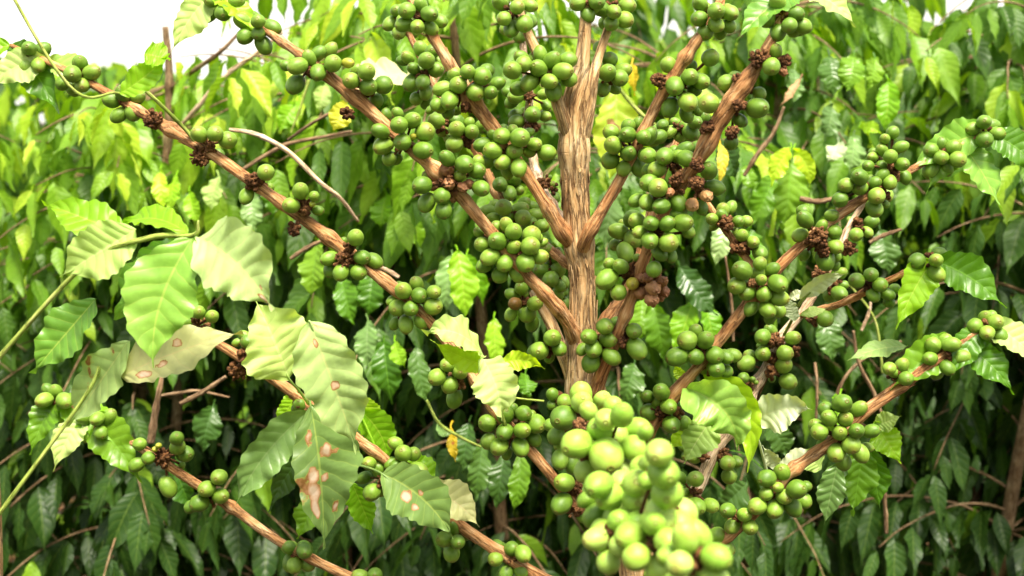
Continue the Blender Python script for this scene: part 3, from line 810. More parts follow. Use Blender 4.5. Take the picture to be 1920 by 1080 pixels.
 (9, 720, 140, 1.075, "675,105,40,0;735,115,22,0;645,145,20,0;620,180,20,0y;720,150,20,1y;760,135,16,1"),
 (9, 860, 60, 1.085, "950,20,58,0;980,130,58,0;700,10,50,1;870,110,25,2;730,335,40,1"),
 (9, 470, 630, 1.06, "265,580,35,2;290,640,40,2;340,650,45,1;430,565,52,2;565,690,52,0;620,680,45,1;575,780,52,1"),
 (9, 1370, 520, .96, "1350,280,68,0;1240,325,55,1;1262,380,56,0;1465,320,55,1;1373,388,55,0;1180,445,58,1;1195,475,58,0;1335,482,54,0;1450,468,56,0;1550,470,52,1;1235,570,60,1;1415,565,62,0;1313,618,65,0;1478,620,58,1;1360,680,55,2;1525,580,35,2"),
 (9, 950, 900, .96, "833,795,62,0;940,755,62,1;910,855,38,0;830,900,48,0;1040,870,68,0;1100,850,40,1;953,920,56,0;770,985,62,0;888,1005,62,0;1010,985,62,0;1085,945,55,1"),
 (9, 1740, 90, .965, "1675,40,48,0;1705,70,35,1;1760,20,50,1;1790,110,50,0"),
]


def rand_cluster(px, py, Y, n, seed, spread=34, r=(13, 16.5), kind=''):
    rr = random.Random(seed)
    out = []
    for _ in range(300):
        if len(out) >= n:
            break
        a, q = rr.uniform(0, 6.28), spread * math.sqrt(rr.random())
        x, y, rad = px + math.cos(a) * q, py + 4 + math.sin(a) * q * 0.85, rr.uniform(*r)
        if all((x - b[0]) ** 2 + (y - b[1]) ** 2 > (0.78 * (rad + b[2])) ** 2 for b in out):
            out.append((x, y, rad, 0 if q < spread * .6 else 1))
    for _ in range(n // 3):
        out.append((px + rr.uniform(-.7, .7) * spread, py + rr.uniform(-.7, .7) * spread, rr.uniform(*r) * .9, 2))
    return (0, px, py, Y, ';'.join('%.0f,%.0f,%.1f,%d%s' % (x, y, q, l, kind) for x, y, q, l in out))


# the same branches carried on past the photograph's edges
CL.append(rand_cluster(1235, 1015, .60, 10, 301, 58, (22, 28), 'p'))
CL.append(rand_cluster(1300, 1050, .545, 12, 302, 60, (24, 29), 'p'))
CL.append(rand_cluster(1150, 1010, .63, 8, 303, 50, (20, 26), 'p'))
EXT = [(238, 192, 1.06, 9, 30), (150, 142, 1.075, 12, 36), (60, 104, 1.09, 7, 26), (486, 50, 1.02, 13, 36), (415, 5, 1.03, 9, 32), (790, 35, .99, 12, 36), (752, 40, 1.11, 9, 30),
       (975, 40, 1.11, 8, 28), (960, 20, .99, 12, 38), (1150, 20, 1.02, 12, 36), (1102, 5, 1.0, 8, 30), (1335, 30, .97, 13, 38), (1470, 30, .90, 12, 40), (1765, 290, 1.01, 12, 34), (1845, 250, 1.02, 9, 30),
       (1745, 490, 1.03, 8, 28), (1770, 665, .97, 14, 38), (1850, 610, .98, 9, 30), (185, 792, 1.07, 12, 32), (110, 752, 1.08, 8, 28), (1640, 350, 1.13, 8, 28),
       (1250, 1085, .98, 10, 34), (955, 1045, 1.0, 12, 34), (850, 1010, 1.0, 8, 30), (700, 1095, 1.03, 10, 32), (560, 1035, 1.04, 9, 30), (1330, 1020, .97, 9, 34), (1200, 1020, 1.03, 8, 30)]
for k, (x, y, Y, nn, spd) in enumerate(EXT):
    CL.append(rand_cluster(x, y, Y, nn, 100 + k, spd))

lump_rng = random.Random(77)
NB = 0


def lumps(mb, c, rad, n, rng, size=(0.0016, 0.0032)):
    """small dried calyx knobs crowded round a node"""
    for _ in range(n):
        v = Vector((rng.gauss(0, 1), rng.gauss(0, 1), rng.gauss(0, 1))).normalized()
        q = c + v * rad * rng.uniform(0.35, 1.0)
        s = rng.uniform(*size)
        T = v.orthogonal().normalized()
        B = v.cross(T)
        seg, rows = 7, 6
        V = np.zeros((rows, seg + 1, 3))
        for i in range(rows):
            a = math.pi * i / (rows - 1)
            rr_ = math.sin(a) * s * (0.75 if i < 3 else 1.05)
            zz = -math.cos(a) * s * 1.5
            if i == rows - 1:
                zz -= s * 0.7
            for j in range(seg + 1):
                th = 2 * math.pi * (j % seg) / seg
                w_ = rr_ * (1 + 0.3 * noise.noise(Vector((q.x * 900 + math.cos(th), q.y * 900 + math.sin(th), i))))
                P = q + v * zz + T * math.cos(th) * w_ + B * math.sin(th) * w_
                V[i, j] = P
        UV = np.zeros((rows, seg + 1, 2))
        UV[..., 0] = np.arange(seg + 1)[None] * s
        UV[..., 1] = np.arange(rows)[:, None] * s + rng.random()
        mb.grid(V, UV)


occupied = []
for ci, (tile, nx, ny, Y, data) in enumerate(CL):
    ox, oy, sc_ = TILE[tile]
    rng = random.Random(ci * 13 + 1)
    node = at(ox + nx / sc_, oy + ny / sc_, Y)
    bl = []
    for item in data.split(';'):
        a = item.split(',')
        kind = 'g'
        if a[3][-1] in 'pybrt':
            kind = a[3][-1]
            a[3] = a[3][:-1]
        px, py, lay = ox + float(a[0]) / sc_, oy + float(a[1]) / sc_, int(a[3])
        rp = float(a[2]) / sc_
        Yb = Y + (-0.012, -0.001, 0.010)[lay]
        bl.append([px, py, Yb, rp * 1.0, lay, kind])
    # slide berries in depth only until they no longer run into each other
    for it in range(60):
        moved = False
        for i in range(len(bl)):
            Pi = at(*bl[i][:3]); ri = bl[i][3] * ppm(Pi)
            for j in range(i + 1, len(bl)):
                Pj = at(*bl[j][:3]); rj = bl[j][3] * ppm(Pj)
                dd = (Pi - Pj).length
                need = 0.93 * (ri + rj)
                if dd < need:
                    push = (need - dd) * 0.35 + 0.0003
                    s_ = 1 if (bl[i][4], i) < (bl[j][4], j) else -1
                    bl[i][2] -= s_ * push
                    bl[j][2] += s_ * push
                    Pi = at(*bl[i][:3])
                    moved = True
        if not moved:
            break
    mb = MB()
    lumps(mb, node, 0.0075, 20, rng, (0.0012, 0.0024))
    cl = None
    world_b = []
    for b in bl:
        P = at(b[0], b[1], b[2])
        r = b[3] * ppm(P)
        world_b.append((P, r, b[5]))
        # stalk
        mid = (P + node) * 0.5 + Vector((0, 0.002, 0))
        ln_ = smooth_line([(*node, 0.0011), (*mid, 0.0010), (*(P + (node - P).normalized() * r * 0.85), 0.0013)], 6)
        tube(mb, ln_, 6, cap=False)
    cl = mb.build('berry_cluster', M['dry'], tree)
    for P, r, kind in world_b:
        out = (P - node)
        out = out.normalized() if out.length > 1e-5 else Vector((0, -1, 0))
        ax = out * 0.9 + Vector((rng.uniform(-.5, .5), -0.55 + rng.uniform(-.45, .45), rng.uniform(-.65, .35)))
        q = ax.normalized().to_track_quat('Z', 'Y')
        me = BM[kind][rng.randrange(4)]
        o = bpy.data.objects.new('berry' if kind not in 'bt' else 'dried_berry', me)
        link(o)
        o.parent = cl
        o.matrix_parent_inverse = world_of(cl).inverted()
        o.matrix_basis = Matrix.LocRotScale(P, q, Vector((r, r, r)) * (1.06 if kind == 'p' else 1.035))
        if kind == 'b':
            o['label'] = 'shrivelled dark brown berry'
        elif kind == 't':
            o['label'] = 'dried tan berry'
        elif kind == 'r':
            o['label'] = 'berry with a brownish red blush'
        NB += 1
print('berries', NB, 'clusters', len(CL))

# dried flower remains: tile, x, y, Y, radius (tile units), count
DRY = [(1, 60, 430, 1.045, 70, 70), (1, 385, 690, 1.03, 65, 60), (1, 465, 622, 1.03, 40, 24), (1, 770, 855, 1.015, 68, 60), (1, 1110, 1040, 1.005, 45, 22), (1, 1410, 385, .975, 42, 26), (1, 1160, 90, .985, 40, 24),
       (4, 1050, 110, 1.005, 48, 34), (4, 1390, 325, .99, 60, 44), (4, 1430, 235, .99, 40, 16), (4, 700, 985, .99, 60, 40), (7, 640, 60, 1.0, 60, 44), (7, 120, 660, 1.045, 60, 44), (2, 500, 350, .98, 40, 24), (2, 960, 480, 1.09, 45, 30),
       (2, 1040, 865, 1.06, 50, 26), (2, 370, 870, .962, 60, 40), (2, 500, 590, 1.07, 28, 16), (3, 90, 160, .97, 50, 40), (3, 640, 330, .895, 42, 30), (3, 430, 490, .90, 42, 34), (3, 600, 525, .895, 44, 34), (3, 350, 740, .90, 42, 34), (3, 215, 850, .915, 44, 34),
       (3, 350, 870, .90, 46, 36), (3, 640, 160, .90, 36, 26), (3, 790, 10, .895, 70, 56), (3, 955, 30, .90, 40, 26), (3, 1660, 960, .99, 30, 16), (6, 1200, 165, .975, 75, 80), (6, 1240, 250, .98, 50, 40), (6, 1420, 240, 1.105, 50, 42), (6, 1220, 405, 1.10, 50, 36),
       (6, 560, 70, 1.05, 55, 44), (6, 655, 240, 1.045, 52, 44), (6, 750, 495, .965, 30, 14), (6, 900, 890, 1.075, 52, 40), (6, 900, 1010, 1.08, 36, 20), (6, 1050, 965, 1.085, 30, 22), (6, 1310, 520, 1.10, 40, 26), (6, 1160, 730, 1.06, 40, 26), (6, 1560, 510, 1.045, 36, 22), (9, 90, 330, .975, 45, 30), (9, 220, 345, .975, 35, 20),
       (9, 870, 65, 1.075, 40, 26), (9, 700, 175, 1.07, 30, 16), (9, 545, 630, 1.055, 40, 22), (9, 400, 650, 1.05, 30, 14), (8, 440, 150, .98, 36, 16), (8, 1245, 1010, .98, 60, 44), (8, 1250, 850, .98, 40, 26), (8, 1310, 640, .72, 34, 20), (8, 1270, 435, .80, 34, 20), (5, 1640, 400, .95, 44, 28), (5, 1600, 900, .955, 30, 18)]
for k, (tile, x, y, Y, rad, cnt) in enumerate(DRY):
    ox, oy, sc_ = TILE[tile]
    P = at(ox + x / sc_, oy + y / sc_, Y)
    mb = MB()
    lumps(mb, P, rad / sc_ * ppm(P), int(cnt * 1.5), lump_rng, (0.0009, 0.0023))
    mb.build('dried_calyx', M['dry'], tree)


# ------------------------------------------------------------------ hand placed leaves
def placed_leaf(parent, bpx, tpx, Yb, Yt, hwpx, mat, bend=(0, 0, 0), roll=0, pitchn=0.35, tint=0.5, name='leaf', petiole=None, **kw):
    """base pixel, tip pixel, distances, half width in photo pixels; roll tilts the blade about its rib (degrees)"""
    B, T = at(*bpx, Yb), at(*tpx, Yt)
    s_ = ppm((B + T) / 2)
    ax = (T - B).normalized()
    nrm = Vector((0, -1, pitchn))
    nrm = Matrix.Rotation(R(roll), 4, ax) @ nrm
    bd = (bend[0] * s_, bend[2], -bend[1] * s_)
    mb = MB()
    kw.setdefault('seed', (bpx[0] * 0.37 + tpx[1] * 0.11) % 1)
    leaf(mb, B, T, hwpx * s_, nrm, bend=bd, rows=44, cols=16, tint=tint, **kw)
    if petiole:
        pts = [(*at(*petiole[0], petiole[2]), 0.0013), (*((B + at(*petiole[0], petiole[2])) / 2 + Vector((0, 0, 0.001))), 0.0011), (*B, 0.0009), (*(B + ax * 0.012), 0.0006)]
        tube(mb, smooth_line(pts, 10), 8, cap=False)
    return mb.build(name, M[mat], parent)


# leafy neighbour at the left edge
nb_base = at(40, 540, .84)
nb = empty('coffee_tree', (nb_base.x - 0.03, nb_base.y, 0), 'leafy coffee tree at the left edge whose broad pale leaves reach in front', 'coffee tree')
mb = MB()
x0, y0 = nb_base.x - 0.03, nb_base.y
tube(mb, smooth_line([(x0, y0, -.02, .013), (x0 + .01, y0, .5, .011), (x0 - .005, y0, 1.0, .009), (x0 + .005, y0, 1.45, .007), (x0, y0, 1.72, .003)], 120), 16, bark=0.14, seed=31)
mb.build('trunk', M['trunk'], nb)
mb = MB()
st = at(362, 441, .82)
tube(mb, smooth_line([(x0, y0, st.z - .10, .0018), ((x0 + st.x) / 2, y0 - 0.01, st.z - .022, .0016), (st.x - .03, st.y + .003, st.z - .002, .0019), (st.x, st.y, st.z, .0015), (st.x + .004, st.y, st.z + .010, .0007)], 60), 10)
nbr = mb.build('branch', M['green_stem'], nb)
nbr2_mb = MB()
s2 = at(330, 660, .86)
tube(nbr2_mb, smooth_line([(x0, y0, s2.z - .12, .0016), ((x0 + s2.x) / 2, y0 + .02, s2.z - .03, .0014), (s2.x - .06, s2.y + .02, s2.z - .006, .0015), (s2.x - .045, s2.y + .012, s2.z - .008, .0009)], 50), 10)
nbr2 = nbr2_mb.build('branch', M['green_stem'], nb)
placed_leaf(nbr, (364, 443), (288, 690), .82, .80, 62, 'gloss', bend=(-22, 0, -.004), roll=-12, tint=.62, fold=.25, wave=.08, asym=.1)
placed_leaf(nbr, (372, 445), (512, 582), .82, .79, 71, 'pale', bend=(14, -16, -.008), roll=10, tint=.62, fold=.22, wave=.12, quilt=.05, spots=((.25, .86, .13), (.6, .95, .09), (-.1, .78, .05)))
placed_leaf(nbr, (352, 438), (225, 425), .82, .86, 30, 'bright', bend=(0, -22, .0), roll=35, tint=.45)
placed_leaf(nbr2, (225, 706), (455, 622), .86, .86, 50, 'pink', bend=(0, -8, -.004), roll=-18, tint=.62, wave=.08, quilt=.05, spots=((.3, .35, .10), (.5, .2, .1), (-.3, .5, .05)))
placed_leaf(nbr, (335, 448), (215, 600), .84, .86, 50, 'gloss', roll=25, tint=.5)
placed_leaf(nbr2, (240, 640), (130, 800), .86, .88, 45, 'pale', roll=15, tint=.4)
placed_leaf(nbr, (255, 430), (110, 520), .83, .82, 48, 'pale2', roll=-15, tint=.4)
placed_leaf(nbr, (240, 440), (80, 380), .84, .86, 38, 'bright', roll=20, tint=.4)
placed_leaf(nbr2, (180, 560), (60, 700), .87, .87, 46, 'gloss', roll=10, tint=.4)
placed_leaf(nbr, (272, 100), (320, 112), .86, .86, 30, 'bright', tint=.5, roll=-20)
placed_leaf(nbr, (225, 175), (318, 100), .86, .86, 26, 'bright', bend=(0, 6, 0), tint=.45, roll=10)
mb = MB()
tube(mb, smooth_line([(x0, y0, 1.60, .0012), (*at(120, 150, .85), .0011), (*at(225, 175, .86), .0009)], 20), 8)
mb.build('branch', M['green_stem'], nb)

A_ = branch
placed_leaf(A_['M'], (543, 712), (478, 560), .93, .93, 66, 'pale2', pitchn=.9, bend=(6, 0, -.006), roll=8, tint=.6, wave=.13, petiole=((579, 758), 0, .985))
placed_leaf(A_['M'], (580, 602), (668, 846), .90, .90, 62, 'pale', bend=(6, 0, -.006), roll=6, tint=.55, wave=.10, quilt=.05, spots=((-.05, .48, .05), (.1, .15, .06), (-.4, .05, .05)), petiole=((560, 735), 0, .99))
placed_leaf(A_['M'], (582, 757), (607, 1030), .97, .94, 58, 'dark', bend=(8, 0, -.004), roll=8, tint=.5, wave=.08, quilt=.05, asym=-.28, spots=((.35, .22, .10), (-.25, .32, .07), (-.55, .33, .04), (.3, .48, .07), (.35, .6, .09), (.4, .72, .09), (-.15, .5, .035), (-.5, .7, .03)), petiole=((579, 750), 0, .99))
placed_leaf(A_['M'], (577, 772), (443, 948), .98, .95, 38, 'grey', bend=(-12, -8, -.01), roll=-22, tint=.6, wave=.14, quilt=.06)
placed_leaf(A_['M'], (560, 792), (528, 925), 1.0, .99, 25, 'bright', bend=(2, 0, 0), roll=10, tint=.5, wave=.16)
placed_leaf(A_['M'], (580, 850), (503, 960), 1.0, .97, 26, 'deep', bend=(-4, -12, 0), roll=-35, tint=.8)
placed_leaf(A_['M'], (558, 735), (520, 802), 1.02, 1.02, 20, 'bright', tint=.6)
placed_leaf(A_['M'], (672, 768), (728, 868), 1.02, 1.02, 32, 'bright', bend=(12, -6, 0), roll=10, tint=.35, petiole=((708, 850), 0, 1.01))
placed_leaf(A_['M'], (680, 745), (700, 800), 1.03, 1.03, 22, 'bright', tint=.7)
placed_leaf(A_['M'], (748, 868), (822, 915), 1.03, 1.03, 36, 'bright', bend=(0, -6, 0), roll=-10, tint=.4, wave=.15)
placed_leaf(A_['M'], (716, 888), (850, 1010), .97, .95, 52, 'dark', bend=(10, -14, 0), roll=8, tint=.55, wave=.06, spots=((.3, .35, .08), (.4, .5, .06), (-.1, .45, .05)), petiole=((670, 872), 0, .99))
placed_leaf(A_['M'], (795, 915), (900, 990), .98, .97, 32, 'pink', bend=(8, -10, 0), roll=-12, tint=.5)
placed_leaf(A_['M'], (660, 905), (700, 1000), 1.03, 1.03, 26, 'bright', tint=.3, roll=20)
placed_leaf(A_['M'], (600, 915), (560, 1010), 1.02, 1.02, 30, 'green', tint=.8, roll=20)
# middle shoot
mb = MB()
tube(mb, smooth_line([(*at(948, 800, .965), .0016), (*at(925, 735, .955), .0015), (*at(922, 700, .95), .0014), (*at(906, 676, .95), .0012), (*at(902, 668, .95), .0006)], 24), 8)
tube(mb, smooth_line([(*at(925, 728, .955), .0008), (*at(960, 745, .955), .0009), (*at(1020, 752, .96), .0009)], 16), 8)
mb.build('shoot', M['green_stem'], branch['A'])
placed_leaf(A_['A'], (908, 668), (795, 624), .95, .93, 34, 'pale2', bend=(6, -26, -.01), roll=30, tint=.45, wave=.16)
placed_leaf(A_['A'], (908, 682), (806, 637), .948, .935, 22, 'bright', bend=(8, 10, 0), roll=-25, tint=.8, wave=.14)
placed_leaf(A_['A'], (905, 672), (942, 784), .945, .93, 42, 'pale2', bend=(8, -6, -.01), roll=5, tint=.7, wave=.16)
placed_leaf(A_['A'], (940, 682), (1022, 692), .955, .96, 17, 'bright', bend=(0, -12, 0), roll=15, tint=.85, wave=.2)
# right shoots
placed_leaf(A_['J'], (1288, 728), (1382, 848), .97, .95, 46, 'gloss', bend=(22, -20, -.012), roll=22, tint=.75, wave=.24, quilt=.05, fold=.55)
placed_leaf(A_['J'], (1318, 702), (1402, 886), .985, .97, 30, 'bright', bend=(34, -26, 0), roll=25, tint=.75, wave=.18)
placed_leaf(A_['J'], (1338, 782), (1284, 870), .98, .97, 32, 'pale2', bend=(-4, 0, 0), roll=-10, tint=.25, wave=.12)
placed_leaf(A_['J'], (1305, 790), (1254, 842), 1.0, 1.0, 18, 'bright', tint=.7, wave=.2)
placed_leaf(A_['I'], (1282, 715), (1264, 684), 1.0, 1.0, 10, 'bright', tint=.8, wave=.2)
placed_leaf(A_['J'], (1412, 790), (1522, 768), 1.0, .98, 34, 'white', bend=(0, -16, -.006), roll=10, tint=.6, wave=.14, petiole=((1438, 884), 0, 1.02))
placed_leaf(A_['J'], (1462, 878), (1430, 836), 1.0, .99, 13, 'white', roll=-25, tint=.6, wave=.2)
placed_leaf(A_['L'], (1460, 880), (1535, 850), .985, .98, 18, 'white', bend=(0, -6, 0), tint=.7, wave=.14)
placed_leaf(A_['J'], (1500, 562), (1592, 512), 1.02, 1.0, 15, 'white', bend=(-6, -8, 0), roll=15, tint=.6, wave=.16)
placed_leaf(A_['J'], (1490, 602), (1478, 558), 1.02, 1.02, 14, 'white', tint=.4, wave=.2)
placed_leaf(A_['J'], (1500, 590), (1552, 578), 1.02, 1.03, 9, 'pale2', tint=.5, wave=.2)
placed_leaf(A_['J'], (1480, 560), (1510, 545), 1.03, 1.03, 9, 'white', tint=.7, wave=.2)
mb = MB()
tube(mb, smooth_line([(*at(1470, 628, 1.06), .0014), (*at(1485, 600, 1.03), .0014), (*at(1500, 568, 1.02), .0012), (*at(1520, 548, 1.015), .0008)], 20), 8)
mb.build('shoot', M['green_stem'], branch['J'])
placed_leaf(A_['J'], (1436, 884), (1360, 845), 1.03, 1.02, 6, 'green', bend=(0, -10, 0), tint=.4, roll=60)
placed_leaf(A_['L'], (1620, 836), (1598, 968), 1.0, .99, 30, 'green', roll=-15, tint=.7, wave=.12, quilt=.06)
placed_leaf(A_['L'], (1632, 838), (1650, 955), 1.01, 1.0, 26, 'green', roll=20, tint=.5, wave=.12, quilt=.06)
placed_leaf(A_['L'], (1570, 870), (1545, 985), 1.04, 1.03, 26, 'grey', roll=15, tint=.3, quilt=.06)
placed_leaf(A_['L'], (1540, 880), (1500, 840), 1.04, 1.04, 24, 'pale2', tint=.3)
placed_leaf(A_['L'], (1640, 790), (1690, 870), 1.0, .99, 26, 'bright', roll=10, tint=.6, wave=.16)
placed_leaf(A_['L'], (1640, 800), (1690, 780), 1.0, .99, 18, 'pale2', roll=-10, tint=.4, wave=.16)
placed_leaf(A_['L'], (1700, 650), (1588, 676), 1.05, 1.03, 22, 'pale', bend=(0, -8, 0), roll=40, tint=.1)
placed_leaf(A_['A'], (270, 165), (360, 250), 1.0, 1.03, 0.01, 'green', tint=.5)
mb = MB()
tube(mb, smooth_line([(*at(250, 150, 1.0), .0016), (*at(300, 195, 1.01), .0016), (*at(345, 240, 1.03), .0017), (*at(368, 268, 1.035), .0015)], 20), 8)
mb.build('shoot', M['green_stem'], branch['A'])
# leaves beyond the frame on the outer branch ends
rnd = random.Random(21)
for nm, px, py, Y in (('A', 20, 85, 1.1), ('A', 90, 115, 1.09), ('B', 400, -10, 1.03), ('I', 1850, 250, 1.02), ('I', 1800, 270, 1.02), ('L', 1850, 610, .98), ('L', 1800, 645, .98), ('N', 110, 750, 1.08), ('N', 160, 780, 1.07), ('K', 1750, 490, 1.03), ('G', 1500, -20, .91)):
    for s_ in (-1, 1):
        a = rnd.uniform(0.4, 1.1)
        l = rnd.uniform(110, 170)
        placed_leaf(branch[nm], (px, py), (px + s_ * l * math.cos(a), py + l * math.sin(a)), Y, Y - .02, l * .22, rnd.choice(['gloss', 'green', 'bright', 'pale2']),
                    bend=(0, -14, 0), roll=rnd.uniform(-25, 25), tint=rnd.uniform(.3, .8), wave=.12)


# ------------------------------------------------------------------ shrubs behind
def shrub(x, y, h, n_br, label, lo=0.25, hi=0.8, seed=0, spread=0.5, zmin=0.45, leaf_len=(0.055, 0.110), rows=10, cols=6, twig='far_twig'):
    rng = random.Random(seed)
    root = empty('coffee_shrub', (x, y, 0), label, 'coffee shrub', 'coffee shrubs behind the bare tree')
    st = MB()
    fo = MB()
    stems = []
    for k in range(3):
        a = rng.uniform(0, 6.28)
        q = rng.uniform(.05, .22)
        line = [(x + .02 * math.cos(a), y + .02 * math.sin(a), -.02, .014), (x + q * .5 * math.cos(a), y + q * .5 * math.sin(a), h * .45, .011),
                (x + q * math.cos(a), y + q * math.sin(a), h * (0.93 - .08 * k), .005)]
        L = smooth_line(line, 40)
        stems.append(L)
        tube(st, L, 9)
    for k in range(n_br):
        L = stems[k % 3]
        f = rng.uniform(0, 1) ** 0.6
        zz = zmin + (h * 0.97 - zmin) * f
        i = int(np.argmin(np.abs(L[:, 2] - zz)))
        P = Vector(L[i, :3])
        az = rng.uniform(0, 6.28)
        ln = spread * rng.uniform(.55, 1.1) * (1.0 - 0.45 * f)
        el = rng.uniform(0.15, 0.8)
        d_ = Vector((math.cos(az) * math.cos(el), math.sin(az) * math.cos(el), math.sin(el)))
        step = 0.034
        nn = max(3, int(ln / step))
        pts = [(*P, .004)]
        for q in range(nn):
            d_ = (d_ + Vector((rng.uniform(-.08, .08), rng.uniform(-.08, .08), -0.10 - .06 * rng.random()))).normalized()
            P = P + d_ * step
            pts.append((*P, .004 * (1 - q / nn) + .0012))
            side = d_.cross(Vector((0, 0, 1)))
            if side.length < .1:
                side = Vector((1, 0, 0))
            side.normalize()
            up = side.cross(d_)
            tip = q / nn
            for s_ in (-1, 1):
                if rng.random() < .12:
                    continue
                dr = (side * s_ * rng.uniform(.25, .7) + d_ * rng.uniform(.1, .6) + Vector((0, 0, -1)) * rng.uniform(.7, 1.9) + Vector((rng.uniform(-.2, .2), rng.uniform(-.25, .15), 0))).normalized()
                l = rng.uniform(*leaf_len) * (1.0 if tip < .8 else .75)
                B = P + dr * 0.008
                nrm = (Vector((0, 0, 1)) * rng.uniform(.2, 1) + d_ * rng.uniform(-.2, .8) + Vector((rng.uniform(-.7, .7), rng.uniform(-.9, .3), 0)))
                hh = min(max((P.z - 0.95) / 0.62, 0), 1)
                tn = 0.13 + (lo - .13) * hh + (hi - lo) * (0.25 + 0.75 * hh) * (0.25 * f + 0.35 * (tip > .72) + 0.40 * rng.random() ** 1.5)  # lower leaves darker: older leaves, and low shade put into the tint
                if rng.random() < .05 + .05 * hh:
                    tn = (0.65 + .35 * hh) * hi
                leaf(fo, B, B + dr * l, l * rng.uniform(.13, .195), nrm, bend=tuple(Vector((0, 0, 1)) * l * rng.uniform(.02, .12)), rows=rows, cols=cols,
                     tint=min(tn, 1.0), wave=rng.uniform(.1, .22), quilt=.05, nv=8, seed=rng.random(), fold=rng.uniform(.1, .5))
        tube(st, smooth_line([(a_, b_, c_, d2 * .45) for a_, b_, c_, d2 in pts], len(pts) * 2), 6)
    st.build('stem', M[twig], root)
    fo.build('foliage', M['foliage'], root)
    return root


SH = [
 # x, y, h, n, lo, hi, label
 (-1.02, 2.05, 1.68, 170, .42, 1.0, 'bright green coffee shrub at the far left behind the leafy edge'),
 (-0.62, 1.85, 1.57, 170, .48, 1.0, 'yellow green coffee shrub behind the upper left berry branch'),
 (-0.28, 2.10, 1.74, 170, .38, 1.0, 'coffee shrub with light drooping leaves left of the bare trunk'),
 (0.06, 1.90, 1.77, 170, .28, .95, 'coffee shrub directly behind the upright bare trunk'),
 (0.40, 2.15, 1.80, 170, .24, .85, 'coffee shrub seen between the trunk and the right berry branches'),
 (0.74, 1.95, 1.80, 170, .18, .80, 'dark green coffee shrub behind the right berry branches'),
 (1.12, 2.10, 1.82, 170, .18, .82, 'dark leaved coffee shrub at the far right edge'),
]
shr = []
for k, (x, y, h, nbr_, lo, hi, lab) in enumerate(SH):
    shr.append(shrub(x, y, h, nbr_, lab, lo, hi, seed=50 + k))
SH2 = [(-1.6, 3.0, 1.70), (-0.95, 3.3, 1.50), (-0.3, 3.0, 1.78), (0.2, 3.3, 1.86), (0.8, 3.0, 1.90), (1.5, 3.2, 1.90)]
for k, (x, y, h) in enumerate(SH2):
    shrub(x, y, h, 95, 'coffee shrub in the second row behind, half hidden by nearer foliage', .25 if x < 0 else .12, .9 if x < 0.3 else .7, seed=90 + k, spread=.6, zmin=.15, leaf_len=(.11, .17), rows=7, cols=4)


